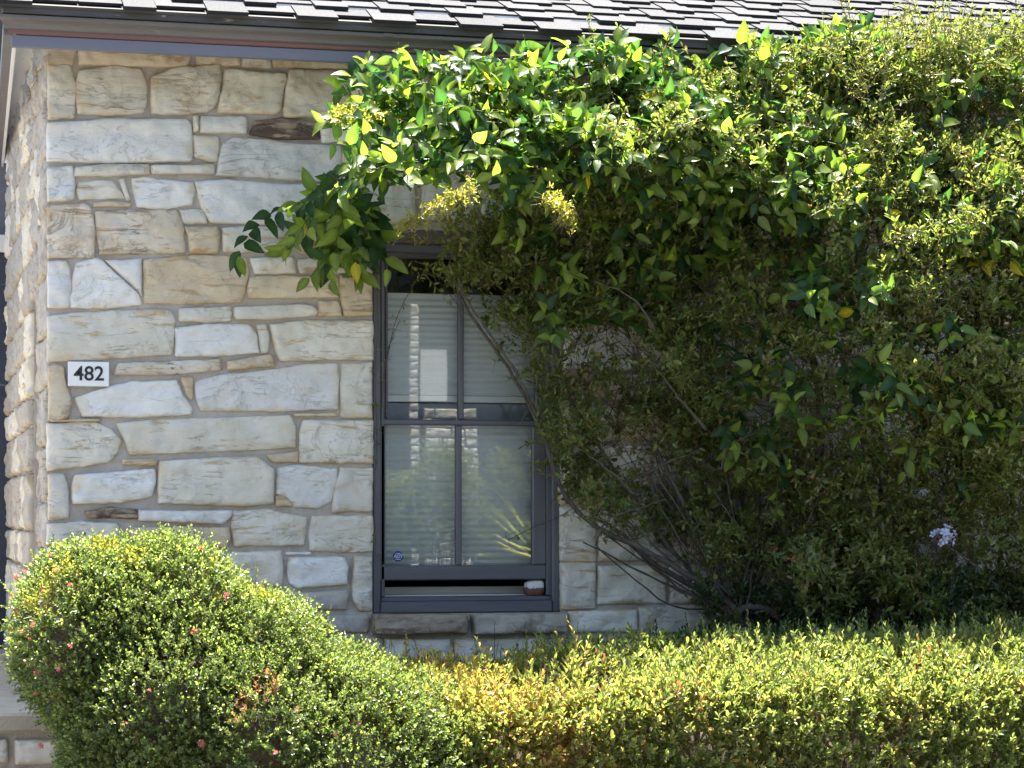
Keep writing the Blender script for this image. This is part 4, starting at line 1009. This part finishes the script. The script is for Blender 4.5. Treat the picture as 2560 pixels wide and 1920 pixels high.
GREENS = [(0.026, 0.062, 0.026), (0.042, 0.086, 0.028), (0.085, 0.14, 0.034), (0.16, 0.215, 0.042)]
leaves = []         # P, D, N, L, W, col
stemsA, stemsB, stemsR = [], [], []
def shoots(poly, n, ln=(0.16, 0.30), nl=7, leaf=(0.055, 0.112), back=0.22, lean=(-0.1, -0.7, 0.35), jit=0.5, tint=None, yoff=0.10, asp=0.50):
    pp = poly_pts(poly, n); Y = -yout(pp[:, 0], pp[:, 1]) - yoff + rng.random(n) ** 1.4 * back
    P = atv(pp[:, 0], pp[:, 1], Y)
    A = unit(np.array(lean) + rng.normal(size=(n, 3)) * jit); Ln = rng.uniform(*ln, n)
    P = P - A * Ln[:, None] * 0.5
    for i in range(n):
        a = A[i]; t = unit(np.cross(a, rng.normal(size=3))); b = np.cross(a, t); ph = rng.uniform(0, 6.28)
        dr = np.array([0, 0, -0.35 * Ln[i]])
        prev = P[i]
        for k in range(nl):
            fr = (k + 0.6) / nl; an = ph + (k // 2) * 1.57 + (k % 2) * 3.14 + rng.normal() * .35
            pos = P[i] + a * Ln[i] * fr + dr * fr * fr
            r = t * math.cos(an) + b * math.sin(an)
            sp = 1.15 - 0.55 * fr
            d = a * math.cos(sp) + r * math.sin(sp) + rng.normal(size=3) * 0.18 + np.array([0, -0.1, -0.18])
            nrm = a * math.sin(sp) - r * math.cos(sp) + np.array([0, -0.35, 0.75]) + rng.normal(size=3) * 0.25
            L = rng.uniform(*leaf) * (1 - 0.3 * fr ** 3)
            if tint is None:
                c = np.array(GREENS[rng.choice(4, p=[.34, .30, .20, .16])]) * rng.uniform(0.8, 1.25)
                if fr > 0.75: c = c * 0.5 + np.array((0.22, 0.26, 0.04)) * 0.5
                if rng.random() < 0.005: c = np.array((0.42, 0.30, 0.02))
            else: c = np.array(tint) * rng.uniform(0.8, 1.2)
            leaves.append((pos + r * 0.006, d, nrm, L, L * asp * rng.uniform(0.85, 1.15), c))
            stemsA.append(prev); stemsB.append(pos); stemsR.append(0.0022); prev = pos
TOP = [(835, 240), (900, 165), (1010, 135), (1120, 128), (1300, 135), (1420, 125), (1530, 95), (1620, 110), (1750, 110), (1900, 90), (2010, 95), (2150, 75), (2230, 140), (2230, 300), (1900, 330), (1600, 330), (1300, 370), (1000, 360), (845, 350)]
shoots(TOP, 330, yoff=0.04)
shoots([(1900, 110), (2150, 60), (2230, 130), (1950, 180)], 16, yoff=0.12); shoots([(2250, 120), (2560, 90), (2560, 240), (2280, 260)], 16, yoff=0.12)
shoots([(730, 500), (800, 455), (840, 560), (750, 600)], 8, lean=(-0.5, -0.4, -0.25), jit=0.3, back=0.1, leaf=(0.08, 0.12), yoff=-0.16)
shoots([(1450, 560), (1800, 560), (2000, 900), (1600, 850)], 16, yoff=0.05); shoots([(2000, 900), (2560, 900), (2560, 1250), (2050, 1200)], 18, yoff=0.08)
shoots([(1500, 520), (1900, 520), (1900, 640), (1500, 640)], 12); shoots([(2200, 480), (2560, 480), (2560, 620), (2250, 620)], 22)
shoots([(2200, 750), (2560, 700), (2560, 900), (2300, 900)], 14); shoots([(2380, 950), (2560, 950), (2560, 1150), (2420, 1100)], 9)
shoots([(1650, 780), (1800, 780), (1800, 900), (1650, 900)], 4); shoots([(1950, 430), (2250, 420), (2250, 560), (2000, 560)], 16)
shoots([(850, 370), (1000, 370), (1300, 380), (1750, 340), (2150, 330), (2150, 470), (1900, 500), (1500, 480), (1250, 440), (1050, 420), (900, 430)], 120, back=0.3)
shoots([(775, 500), (850, 430), (930, 470), (960, 580), (900, 660), (800, 650)], 22, lean=(-0.35, -0.5, -0.3), jit=0.35, back=0.12, leaf=(0.085, 0.13), yoff=-0.13)
shoots([(850, 400), (960, 400), (970, 480), (880, 490)], 7, lean=(-0.4, -0.5, 0), back=0.1, yoff=-0.1)
shoots([(1220, 450), (1330, 440), (1340, 560), (1240, 590)], 9, lean=(0, -0.6, -0.4), back=0.1, yoff=-0.02)
shoots([(1480, 430), (1700, 430), (1720, 620), (1520, 640)], 12, lean=(0, -0.6, -0.3), back=0.2)
shoots([(1720, 420), (1980, 400), (1990, 560), (1760, 560)], 18, lean=(0, -0.6, -0.2), back=0.2)
shoots([(1900, 590), (2190, 570), (2200, 720), (1950, 740)], 20, lean=(0, -0.6, -0.1), back=0.2)
shoots([(1980, 660), (2080, 650), (2100, 760), (2000, 760)], 5, yoff=0.16, lean=(-.2, -.7, .3))
shoots([(2000, 740), (2200, 780), (2330, 880), (2250, 930), (2050, 850)], 11, back=0.12)
shoots([(2180, 900), (2420, 920), (2440, 1030), (2230, 1010)], 13, back=0.12, lean=(.1, -.7, -.1))
shoots([(1790, 880), (2000, 890), (1990, 1000), (1830, 1000)], 9, back=0.1, lean=(0, -.7, -.1))
shoots([(1790, 1040), (1980, 1040), (1960, 1150), (1810, 1160)], 7, back=0.1, lean=(0, -.6, -.35))
shoots([(1340, 760), (1440, 760), (1440, 830), (1350, 830)], 3, back=0.06); shoots([(1370, 600), (1480, 600), (1470, 690), (1390, 690)], 4, back=0.08)
shoots([(1500, 700), (1600, 700), (1600, 790), (1510, 790)], 3, back=0.08)
shoots([(2380, 600), (2460, 620), (2450, 720), (2380, 700)], 4, tint=(0.36, 0.30, 0.03), yoff=.06)
shoots([(2200, 300), (2560, 260), (2560, 480), (2250, 480)], 26, back=0.25)
shoots([(2250, 560), (2700, 500), (2700, 700), (2300, 620)], 14, back=0.25)
# loose tendril reaching left across the stones
tend = [(905, 470, -.30), (800, 500, -.32), (720, 520, -.30), (660, 545, -.27), (620, 590, -.25), (592, 640, -.24)]
TP = smooth_path([at(*t) for t in tend], 6)
for i, p in enumerate(TP[8:]):
    if i % 2: continue
    for s in (0,):
        d = np.array((-.5 + (.9 if i % 4 else -.1) + random.uniform(-.4, .4), -0.35 + random.uniform(-.3, .3), -.75 + random.uniform(-.3, .8)))
        leaves.append((np.array(p), d, np.array((-.2, -.8, .5)) + rng.normal(size=3) * .3, random.uniform(.075, .1), random.uniform(.042, .058), np.array(GREENS[random.choice([0, 0, 1])]) * .85))
leaves.append((np.array(at(888, 655, -.42)), np.array((.05, -.1, -1)), np.array((-.3, -1, .2)), .085, .042, np.array((.40, .33, .02))))
leaves.append((np.array(at(1497, 705, -.40)), np.array((.0, -.1, -1)), np.array((.5, -1, .2)), .06, .03, np.array((.42, .27, .03))))
leaves.append((np.array(at(596, 640, -.27)), np.array((.3, -.1, -1)), np.array((-.3, -1, .2)), .085, .040, np.array((.14, .19, .03))))
# small-leaved tangle
cl = Cloud()
def pl_col(pos, sid, fr):
    n = len(pos)
    c = pick([(0.10, 0.135, 0.04), (0.135, 0.165, 0.045), (0.20, 0.21, 0.06), (0.15, 0.125, 0.055)], [4, 4, 2, 1.2], n)
    b = (fnoise(pos, 6, 41) + rng.normal(size=n) * .3) > 1.15; c[b] = pick([(0.20, 0.12, 0.06), (0.15, 0.09, 0.05), (0.26, 0.19, 0.06)], [1, 1, 1], b.sum())
    return c * rng.uniform(0.65, 1.35, (n, 1))
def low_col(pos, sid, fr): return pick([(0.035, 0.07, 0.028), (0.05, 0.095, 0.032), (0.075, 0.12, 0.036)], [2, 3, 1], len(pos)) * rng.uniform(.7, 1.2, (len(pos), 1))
def small(poly, n, back=0.3, lean=(0, -0.5, 0.2), jit=0.7, ln=(0.07, 0.14), nl=11, leaf=0.030, yoff=0.0, colfn=None, asp=0.42, ypow=1.0, extra=0.0):
    pp = poly_pts(poly, n); Y = np.minimum(-yout(pp[:, 0], pp[:, 1]) - yoff - extra + rng.random(n) ** ypow * back, -0.05)
    P = atv(pp[:, 0], pp[:, 1], Y); A = np.array(lean) + rng.normal(size=(n, 3)) * jit
    sprigs(cl, P - unit(A) * 0.05, A, rng.uniform(*ln, n), nl, leaf, asp, colfn or pl_col, up=0.45, spread=(0.45, 1.1))
    return P
MASS = [(1010, 590), (1150, 520), (1500, 430), (2000, 420), (2700, 250), (2700, 1560), (2060, 1530), (1980, 1420), (1760, 1400), (1560, 1330), (1440, 1260), (1400, 1130), (1350, 1010), (1330, 900), (1270, 780), (1120, 720), (1020, 660)]
HOLES = [(1230, 720, 90, 50), (1060, 620, 110, 60), (1430, 850, 60, 90), (1560, 880, 60, 60), (1490, 1000, 60, 50), (1880, 840, 80, 60), (1960, 760, 50, 60), (1900, 1010, 90, 45), (1590, 650, 80, 60), (1700, 1180, 110, 50), (2400, 1440, 120, 90), (2200, 1130, 80, 50)]
def holey(poly, n):
    p = poly_pts(poly, n); k = np.ones(n, bool)
    for hx_, hy_, a, b in HOLES: k &= ((p[:, 0] - hx_) / a) ** 2 + ((p[:, 1] - hy_) / b) ** 2 > rng.uniform(0.4, 1.3, n)
    nz = fnoise(np.stack([p[:, 0] / 100, p[:, 1] / 100, p[:, 0] * 0], 1), 1.6, 15) + rng.normal(size=n) * .3 > -0.75
    return p[k & nz]
def small_at(pp, **kw):
    global poly_pts
    sv_ = poly_pts; poly_pts = lambda a, b: pp; r = small(None, len(pp), **kw); poly_pts = sv_; return r
def clumps(poly, nc, per, rad=(38, 85), **kw):
    c = holey(poly, nc); r = rng.uniform(*rad, len(c)); ky = rng.normal(size=len(c)) * 0.09
    pp = []; kk = []
    for i in range(len(c)):
        m = int(per * (r[i] / 60) ** 2); d = rng.normal(size=(m, 2)) * 0.5; pp.append(c[i] + d * r[i] * np.array([1.15, 0.85])); kk.append(ky[i] - 0.06 * (1 - (d ** 2).sum(1)).clip(0))
    pp = np.concatenate(pp); kk = np.concatenate(kk)
    return small_at(pp, yoff=-kk, **kw)
small_at(holey(MASS, 1700), back=0.42, leaf=0.032, asp=0.48)
clumps(MASS, 370, 16, back=0.12, leaf=0.037, asp=0.50)
clumps([(1950, 380), (2700, 300), (2700, 1050), (2300, 1050), (2150, 700)], 95, 20, back=0.10, leaf=0.036, asp=0.46, extra=0.03)
small_at(holey([(1010, 590), (1150, 520), (1400, 470), (1440, 700), (1400, 1130), (1350, 1010), (1330, 900), (1270, 780), (1120, 720), (1020, 660)], 260), back=0.12, leaf=0.026)
small([(1900, 330), (2230, 140), (2330, 100), (2700, 90), (2700, 480), (2200, 480)], 1900, back=0.40, leaf=0.030)
small([(1150, 230), (2200, 160), (2200, 420), (1200, 420)], 1300, back=0.38, yoff=0.0)
clumps([(1500, 190), (2250, 120), (2250, 420), (1550, 420)], 26, 12, back=0.1, leaf=0.034, asp=0.46, extra=0.08)
small([(2280, 480), (2700, 460), (2700, 1100), (2400, 1000), (2250, 700)], 500, back=0.25, yoff=0.0)
small([(1950, 1150), (2700, 1100), (2700, 1480), (2100, 1500), (1950, 1330)], 600, back=0.25, leaf=0.034)
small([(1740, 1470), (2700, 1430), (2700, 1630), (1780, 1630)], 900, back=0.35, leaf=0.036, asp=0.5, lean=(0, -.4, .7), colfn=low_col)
small([(1900, 140), (2200, 60), (2700, 25), (2700, 220), (2000, 260)], 900, back=0.3, leaf=0.032, yoff=0.12)
# pale sprays hanging in the sun
def spray_col(pos, sid, fr): return pick([(0.24, 0.235, 0.05), (0.30, 0.26, 0.06), (0.19, 0.21, 0.04)], [2, 2, 1], len(pos)) * rng.uniform(.8, 1.2, (len(pos), 1))
def spray(path, dens, yoff, leaf=0.024):
    pts = smooth_path([Vector((a, b, 0)) for a, b in path], 10); pp = np.array([(p.x, p.y) for p in pts]); pp = np.repeat(pp, dens, 0) + rng.normal(size=(len(pp) * dens, 2)) * 9
    small_at(pp, back=0.06, yoff=yoff, leaf=leaf, colfn=spray_col, ln=(.04, .08), nl=9)
spray([(1010, 565), (1060, 535), (1130, 500), (1180, 475)], 2, 0.60); spray([(1385, 490), (1410, 520), (1430, 560)], 3, 0.62); spray([(830, 290), (880, 280), (960, 285)], 2, 0.10)
# upright wands rising in front of the roof
for i in range(34):
    px_ = random.choice([random.uniform(2100, 2600), random.uniform(1900, 2600), random.uniform(1500, 2600)]); top = random.uniform(-30, 110) if px_ > 2050 else random.uniform(40, 110)
    y_ = -0.78 + random.uniform(-.1, .2); a = at(px_, 260, y_); b = at(px_ + random.uniform(-70, 110), top, y_ + random.uniform(-.1, .1))
    m_ = 16; t_ = np.linspace(0.1, 1, m_)[:, None]; Pw = np.array(a)[None] * (1 - t_) + np.array(b)[None] * t_ + np.array((random.uniform(-.04, .04), random.uniform(-.04, .04), 0))[None] * np.sin(t_ * 3.14)
    sprigs(cl, Pw, np.tile((0, -0.2, 1.0), (m_, 1)) + rng.normal(size=(m_, 3)) * .6, rng.uniform(.02, .05, m_), 4, 0.024, 0.36, pl_col, up=.2)
    twig_add(cl, Pw[:-1], Pw[1:], np.full(m_ - 1, 0.0018), np.tile((0.16, 0.15, 0.06), (m_ - 1, 1)))
# brown dead twigs in the tangle
nb = 4200
pp = poly_pts([(1380, 480), (2700, 420), (2700, 1560), (1900, 1570), (1500, 1330), (1400, 1000)], nb)
Pb = atv(pp[:, 0], pp[:, 1], np.minimum(-yout(pp[:, 0], pp[:, 1]) + 0.08 + rng.random(nb) * 0.45, -0.035))
db = unit(rng.normal(size=(nb, 3)) * np.array([1, .35, 1]) + np.array([-.3, 0, .5])) * rng.uniform(.06, .26, (nb, 1))
twig_add(cl, Pb, Pb + db, rng.uniform(.0010, .0028, nb), pick([(0.15, 0.10, 0.07), (0.22, 0.165, 0.12), (0.11, 0.075, 0.055)], [2, 1, 1], nb))
# thin stems on the window casing
for path in ([(940, 690), (945, 800), (938, 930), (942, 1100), (936, 1250), (940, 1400)], [(968, 900), (990, 800), (1030, 720), (1060, 690)], [(952, 1080), (958, 950), (975, 860), (1000, 800)], [(1070, 680), (1110, 720), (1150, 770)], [(1270, 1350), (1330, 1320), (1400, 1290), (1480, 1240)]):
    p3 = np.array([tuple(v) for v in smooth_path([at(a, b, -0.03 if a > 945 else -0.015) for a, b in path], 6)])
    twig_add(cl, p3[:-1], p3[1:], np.full(len(p3) - 1, .0022), np.tile((.09, .075, .05), (len(p3) - 1, 1)))
    sel = p3[::3]; sprigs(cl, sel, rng.normal(size=sel.shape) * np.array([1, .4, 1]) + np.array([0, -.4, 0]), rng.uniform(.02, .04, len(sel)), 4, .021, .42, pl_col, up=.2)
cl.build('foliage', M['leaf'], plumb)

# the climber's own leaves: the 300 largest seen as single leaves, the others as one mass
lp = np.array([l[0] for l in leaves]); ld = np.array([l[1] for l in leaves]); lnn = np.array([l[2] for l in leaves]); lL = np.array([l[3] for l in leaves]); lW = np.array([l[4] for l in leaves]); lc = np.array([l[5] for l in leaves])
px_, py_ = pixv(lp); score = lL - 0.14 * lp[:, 1] + 0.02 * rng.random(len(lp)); score[(px_ < 500) | (px_ > 2540) | (py_ < 20)] = -9
order = np.argsort(-score); single = order[:295]; mask = np.ones(len(lp), bool); mask[single] = False
cl = Cloud(); cl.add(BIG_V, BIG_F, lp[mask], ld[mask], lnn[mask], lL[mask], lW[mask], lc[mask])
twig_add(cl, np.array(stemsA), np.array(stemsB), np.array(stemsR), np.tile((.10, .12, .04), (len(stemsA), 1)))
cl.build('foliage', M['leaf_vine'], vine)
D_, S_, N_ = frames(ld, lnn)
tcols = [(0.028, 0.066, 0.026), (0.045, 0.09, 0.028), (0.09, 0.145, 0.034), (0.19, 0.24, 0.045), (0.37, 0.29, 0.025)]
lms = []
for i, c in enumerate(tcols):
    tv, tf = big_template(6, 0.13 + 0.04 * (i % 3), 0.2 + 0.07 * (i % 3)); me = bpy.data.meshes.new('leaf'); me.from_pydata([tuple(x) for x in tv], [], tf); me.update()
    ca = me.color_attributes.new('tint', 'FLOAT_COLOR', 'POINT'); ca.data.foreach_set('color', np.array([tuple(x * (1.35 if k_ % 3 == 1 else 0.92) for x in c) + (1,) for k_ in range(len(tv))], np.float32).ravel()); me.polygons.foreach_set('use_smooth', [True] * len(tf)); me.materials.append(M['leaf_vine']); lms.append(me)
vo = wloc(vine)
for k in single:
    j = int(np.argmin([np.sum((np.array(c) - lc[k]) ** 2) for c in tcols]))
    o = bpy.data.objects.new('leaf', lms[j]); COL.objects.link(o); o.parent = vine
    m4 = Matrix(((D_[k][0] * lL[k], S_[k][0] * lW[k], N_[k][0] * lL[k], lp[k][0] - vo.x), (D_[k][1] * lL[k], S_[k][1] * lW[k], N_[k][1] * lL[k], lp[k][1] - vo.y), (D_[k][2] * lL[k], S_[k][2] * lW[k], N_[k][2] * lL[k], lp[k][2] - vo.z), (0, 0, 0, 1)))
    o.matrix_local = m4
print('vine leaves', len(lp))
# woody stems
def stem(path, r0, r1, parent, n=7):
    pts = smooth_path([at(*p) for p in path], 7); m = len(pts)
    pts = [p + Vector((random.uniform(-1, 1), random.uniform(-1, 1), random.uniform(-1, 1))) * 0.004 for p in pts]
    MB().tube(pts, [r0 + (r1 - r0) * i / (m - 1) for i in range(m)], n, 0.12).build('stem', M['bark'], parent, True)
stem([(1860, 1640, -.35), (1840, 1530, -.33), (1740, 1450, -.30), (1600, 1370, -.26), (1480, 1310, -.22), (1400, 1215, -.18), (1355, 1080, -.16), (1270, 920, -.15), (1165, 770, -.16), (1130, 660, -.25)], 0.015, 0.005, vine)
stem([(1880, 1640, -.30), (1830, 1500, -.26), (1800, 1420, -.24), (1740, 1330, -.22), (1690, 1220, -.20), (1640, 1120, -.15), (1600, 1000, -.10)], 0.017, 0.006, vine)
stem([(1900, 1640, -.25), (1820, 1520, -.2), (1650, 1420, -.18), (1560, 1340, -.18), (1480, 1290, -.20)], 0.018, 0.006, vine)
stem([(2000, 1600, -.3), (1920, 1525, -.36), (1860, 1520, -.36), (1840, 1545, -.36)], 0.017, 0.013, vine)
stem([(1350, 1060, -.15), (1290, 930, -.19), (1200, 800, -.19), (1160, 740, -.22)], 0.008, 0.004, vine)
stem([(1480, 1300, -.2), (1530, 1230, -.22), (1640, 1170, -.26), (1760, 1120, -.3)], 0.009, 0.005, vine)
stem([(1850, 1640, -.2), (1800, 1500, -.16), (1700, 1400, -.12), (1600, 1260, -.12), (1500, 1120, -.14), (1420, 980, -.16), (1380, 820, -.2)], 0.013, 0.005, vine)
stem([(2010, 1640, -.4), (2030, 1300, -.4), (2050, 1000, -.45), (1980, 760, -.5), (1900, 560, -.55), (1850, 380, -.6)], 0.022, 0.009, plumb)
stem([(2180, 1640, -.45), (2220, 1350, -.5), (2200, 1080, -.55), (2260, 800, -.6), (2300, 500, -.65)], 0.02, 0.008, plumb)
stem([(2330, 1640, -.4), (2390, 1350, -.45), (2400, 1100, -.5), (2440, 800, -.6), (2420, 400, -.65)], 0.02, 0.008, plumb)
stem([(2460, 1640, -.4), (2500, 1400, -.4), (2490, 1200, -.45), (2540, 900, -.55)], 0.016, 0.008, plumb)
for i in range(26):
    a = random.uniform(1480, 2560); b = random.uniform(600, 1400); y = -random.uniform(.12, .45); s = random.choice((-1, 1))
    stem([(a, b, y), (a + s * random.uniform(30, 70), b - random.uniform(40, 90), y - .03), (a + s * random.uniform(60, 190), b - random.uniform(60, 200), y - .02)], random.uniform(.004, .008), .002, plumb, 5)
for i in range(22):
    a = 1850 + random.uniform(-25, 40); ex, ey = random.choice([(1450, 1250), (1560, 1180), (1650, 1120), (1760, 1100), (1880, 1080), (1500, 1330), (1980, 1100)]); ex += random.uniform(-70, 70); ey += random.uniform(-60, 60)
    y0_, y1_ = -random.uniform(.12, .36), -random.uniform(.08, .34)
    stem([(a, 1620, y0_), (a - 12, 1530, y0_), (a + (ex - a) * .45 + random.uniform(-40, 40), 1530 + (ey - 1530) * .4 + random.uniform(-30, 50), (y0_ + y1_) / 2), (ex, ey, y1_)], random.uniform(.005, .012), .003, vine, 6)
# pale blue flower heads
blues = [cluster_mesh('blue_flower_head', 22, 0.034, 0.015, (0.52, 0.54, 0.74), (0.34, 0.33, 0.56)) for _ in range(2)]
for i, (fx, fy, y, s) in enumerate([(2356, 1345, -0.86, 1.15), (2482, 510, -0.98, 0.9), (2556, 890, -0.98, 0.7), (2375, 953, -0.9, 0.35)]):
    o = link_mesh('flower_head', blues[i % 2], None, plumb, at(fx, fy, y)); o.rotation_euler = (1.1, 0.1, 0); o.scale = (s, s, s)
for i in range(2):
    stem([(2375, 1370, -.84), (2420, 1400, -.8), (2450, 1425, -.75)], .0025, .003, plumb, 5) if i == 0 else stem([(2420, 1398, -.8), (2395, 1440, -.7)], .0025, .003, plumb, 5)

# ------------------------------------------------------------------ across the street (mirrored in the panes)
GY = 0.055
def mir(px, py, Y):
    p = at(px, py, 2 * GY - Y); return Vector((p.x, Y, p.z))
NY = -21.0
nb_ = tag(empty('cottage_across_street', (3.0, NY, 0)), 'dark boarded cottage with white stone pier reflected in the window', 'house')
mb = MB(); mb.box((-8, NY - 5, 0), (14, NY - 0.4, 5.2)); mb.build('wall', M['door_blue'], nb_)
mb = MB(); mb.raw([(-8.4, NY, 5.1), (14.4, NY, 5.1), (14.4, NY - 3, 7.0), (-8.4, NY - 3, 7.0), (-8.4, NY - 6, 5.1), (14.4, NY - 6, 5.1)], [(0, 1, 2, 3), (3, 2, 5, 4), (0, 3, 4), (1, 5, 2), (0, 4, 5, 1)]); mb.build('roof', M['shingle'], nb_)
def npier(px0, px1, z1):
    a, b = mir(px0, 1280, NY), mir(px1, 1280, NY); x0, x1 = min(a.x, b.x), max(a.x, b.x)
    mb = MB(); mb.box((x0, NY - 0.39, 0), (x1, NY - 0.02, z1)); mb.build('pier_core', M['dark_room'], nb_)
    rubble(x0, x1, 0.1, z1, nb_, lambda u, v, d: (x0 + x1 - u, NY - 0.02 + d, v), ['white', 'cream'], 1.0, 0.09, 0.13, 0.16, 0.34, 0.03)
npier(1062, 1196, 3.0); npier(1026, 1050, 4.4)
a, b = mir(1062, 1000, NY), mir(1128, 870, NY)
mb = MB(); mb.box((a.x, NY - 0.38, a.z), (b.x, NY - 0.2, b.z)); mb.build('window', M['white_paint'], nb_)
gs = tag(empty('garden_shrub', (mir(1130, 1300, -19.6).x, -19.6, 0)), 'leafy shrub before the cottage across the street, seen reflected in the window', 'shrub')
cl = Cloud()
for (px_, py_, r) in ((1080, 1300, .45), (1150, 1270, .45), (1010, 1340, .3), (1300, 1180, .38), (1330, 1270, .3), (1200, 1340, .35), (1110, 1190, .4), (1000, 1250, .3)):
    c = np.array(mir(px_, py_, -19.6)); m_ = 420; d = unit(rng.normal(size=(m_, 3))); Pn = c + d * r * rng.uniform(.4, 1, (m_, 1))
    sprigs(cl, Pn, d + np.array([0, 0, .5]), rng.uniform(.08, .16, m_), 7, .06, .45, hedge_col, up=.3)
    tw = c[None] + rng.normal(size=(12, 3)) * .1; twig_add(cl, tw * np.array([1, 1, 0]), tw, np.full(12, .008), np.tile((.13, .09, .06), (12, 1)))
cl.build('foliage', M['leaf'], gs)
tg = tag(empty('grass_clump', (mir(1340, 1400, -19.2).x, -19.2, 0)), 'pale arching grass clump across the street, seen reflected in the window', 'grass')
cl = Cloud(); base = np.array(mir(1345, 1420, -19.2)); m_ = 420
d = unit(rng.normal(size=(m_, 3)) * np.array([1, .6, .35]) + np.array([-.25, 0, 1.1])); L = rng.uniform(.5, 1.1, m_)
P_ = base + rng.normal(size=(m_, 3)) * np.array([.08, .08, .02])
cl.add(BIG_V, BIG_F, P_, d, rng.normal(size=(m_, 3)) * .3 + np.array([0, 1, .3]), L, np.full(m_, .018), pick([(.42, .40, .18), (.36, .36, .13), (.28, .31, .10)], [1, 1, 1], m_))
cl.build('blades', M['leaf'], tg)
for i, (tx, ty, h, rr_) in enumerate([(-1.5, -27.5, 9.0, 3.2), (6.5, -28.0, 10.0, 3.4)]):
    tr_ = tag(empty('street_tree', (tx, ty, 0)), ['broad dark tree behind the left of the cottage across the street', 'taller dark tree behind the right of the cottage across the street'][i], 'tree', 'trees across the street')
    MB().tube(smooth_path([(tx, ty, 0), (tx + .1, ty, 3), (tx, ty + .2, h * .75)], 4), [.3 - .02 * k for k in range(9)], 8).build('trunk', M['bark'], tr_, True)
    cl = Cloud(); m_ = 2600; d = unit(rng.normal(size=(m_, 3))); Pn = np.array([tx, ty, h * .75]) + d * np.array([rr_, rr_, rr_ * .8]) * rng.uniform(.45, 1, (m_, 1)) * (1 + .15 * fnoise(d, 3, 5 + i))[:, None]
    sprigs(cl, Pn, d + np.array([0, 0, .3]), rng.uniform(.3, .6, m_), 6, .24, .5, shrub_col, up=.3, stemr=.01)
    cl.build('crown', M['leaf'], tr_)
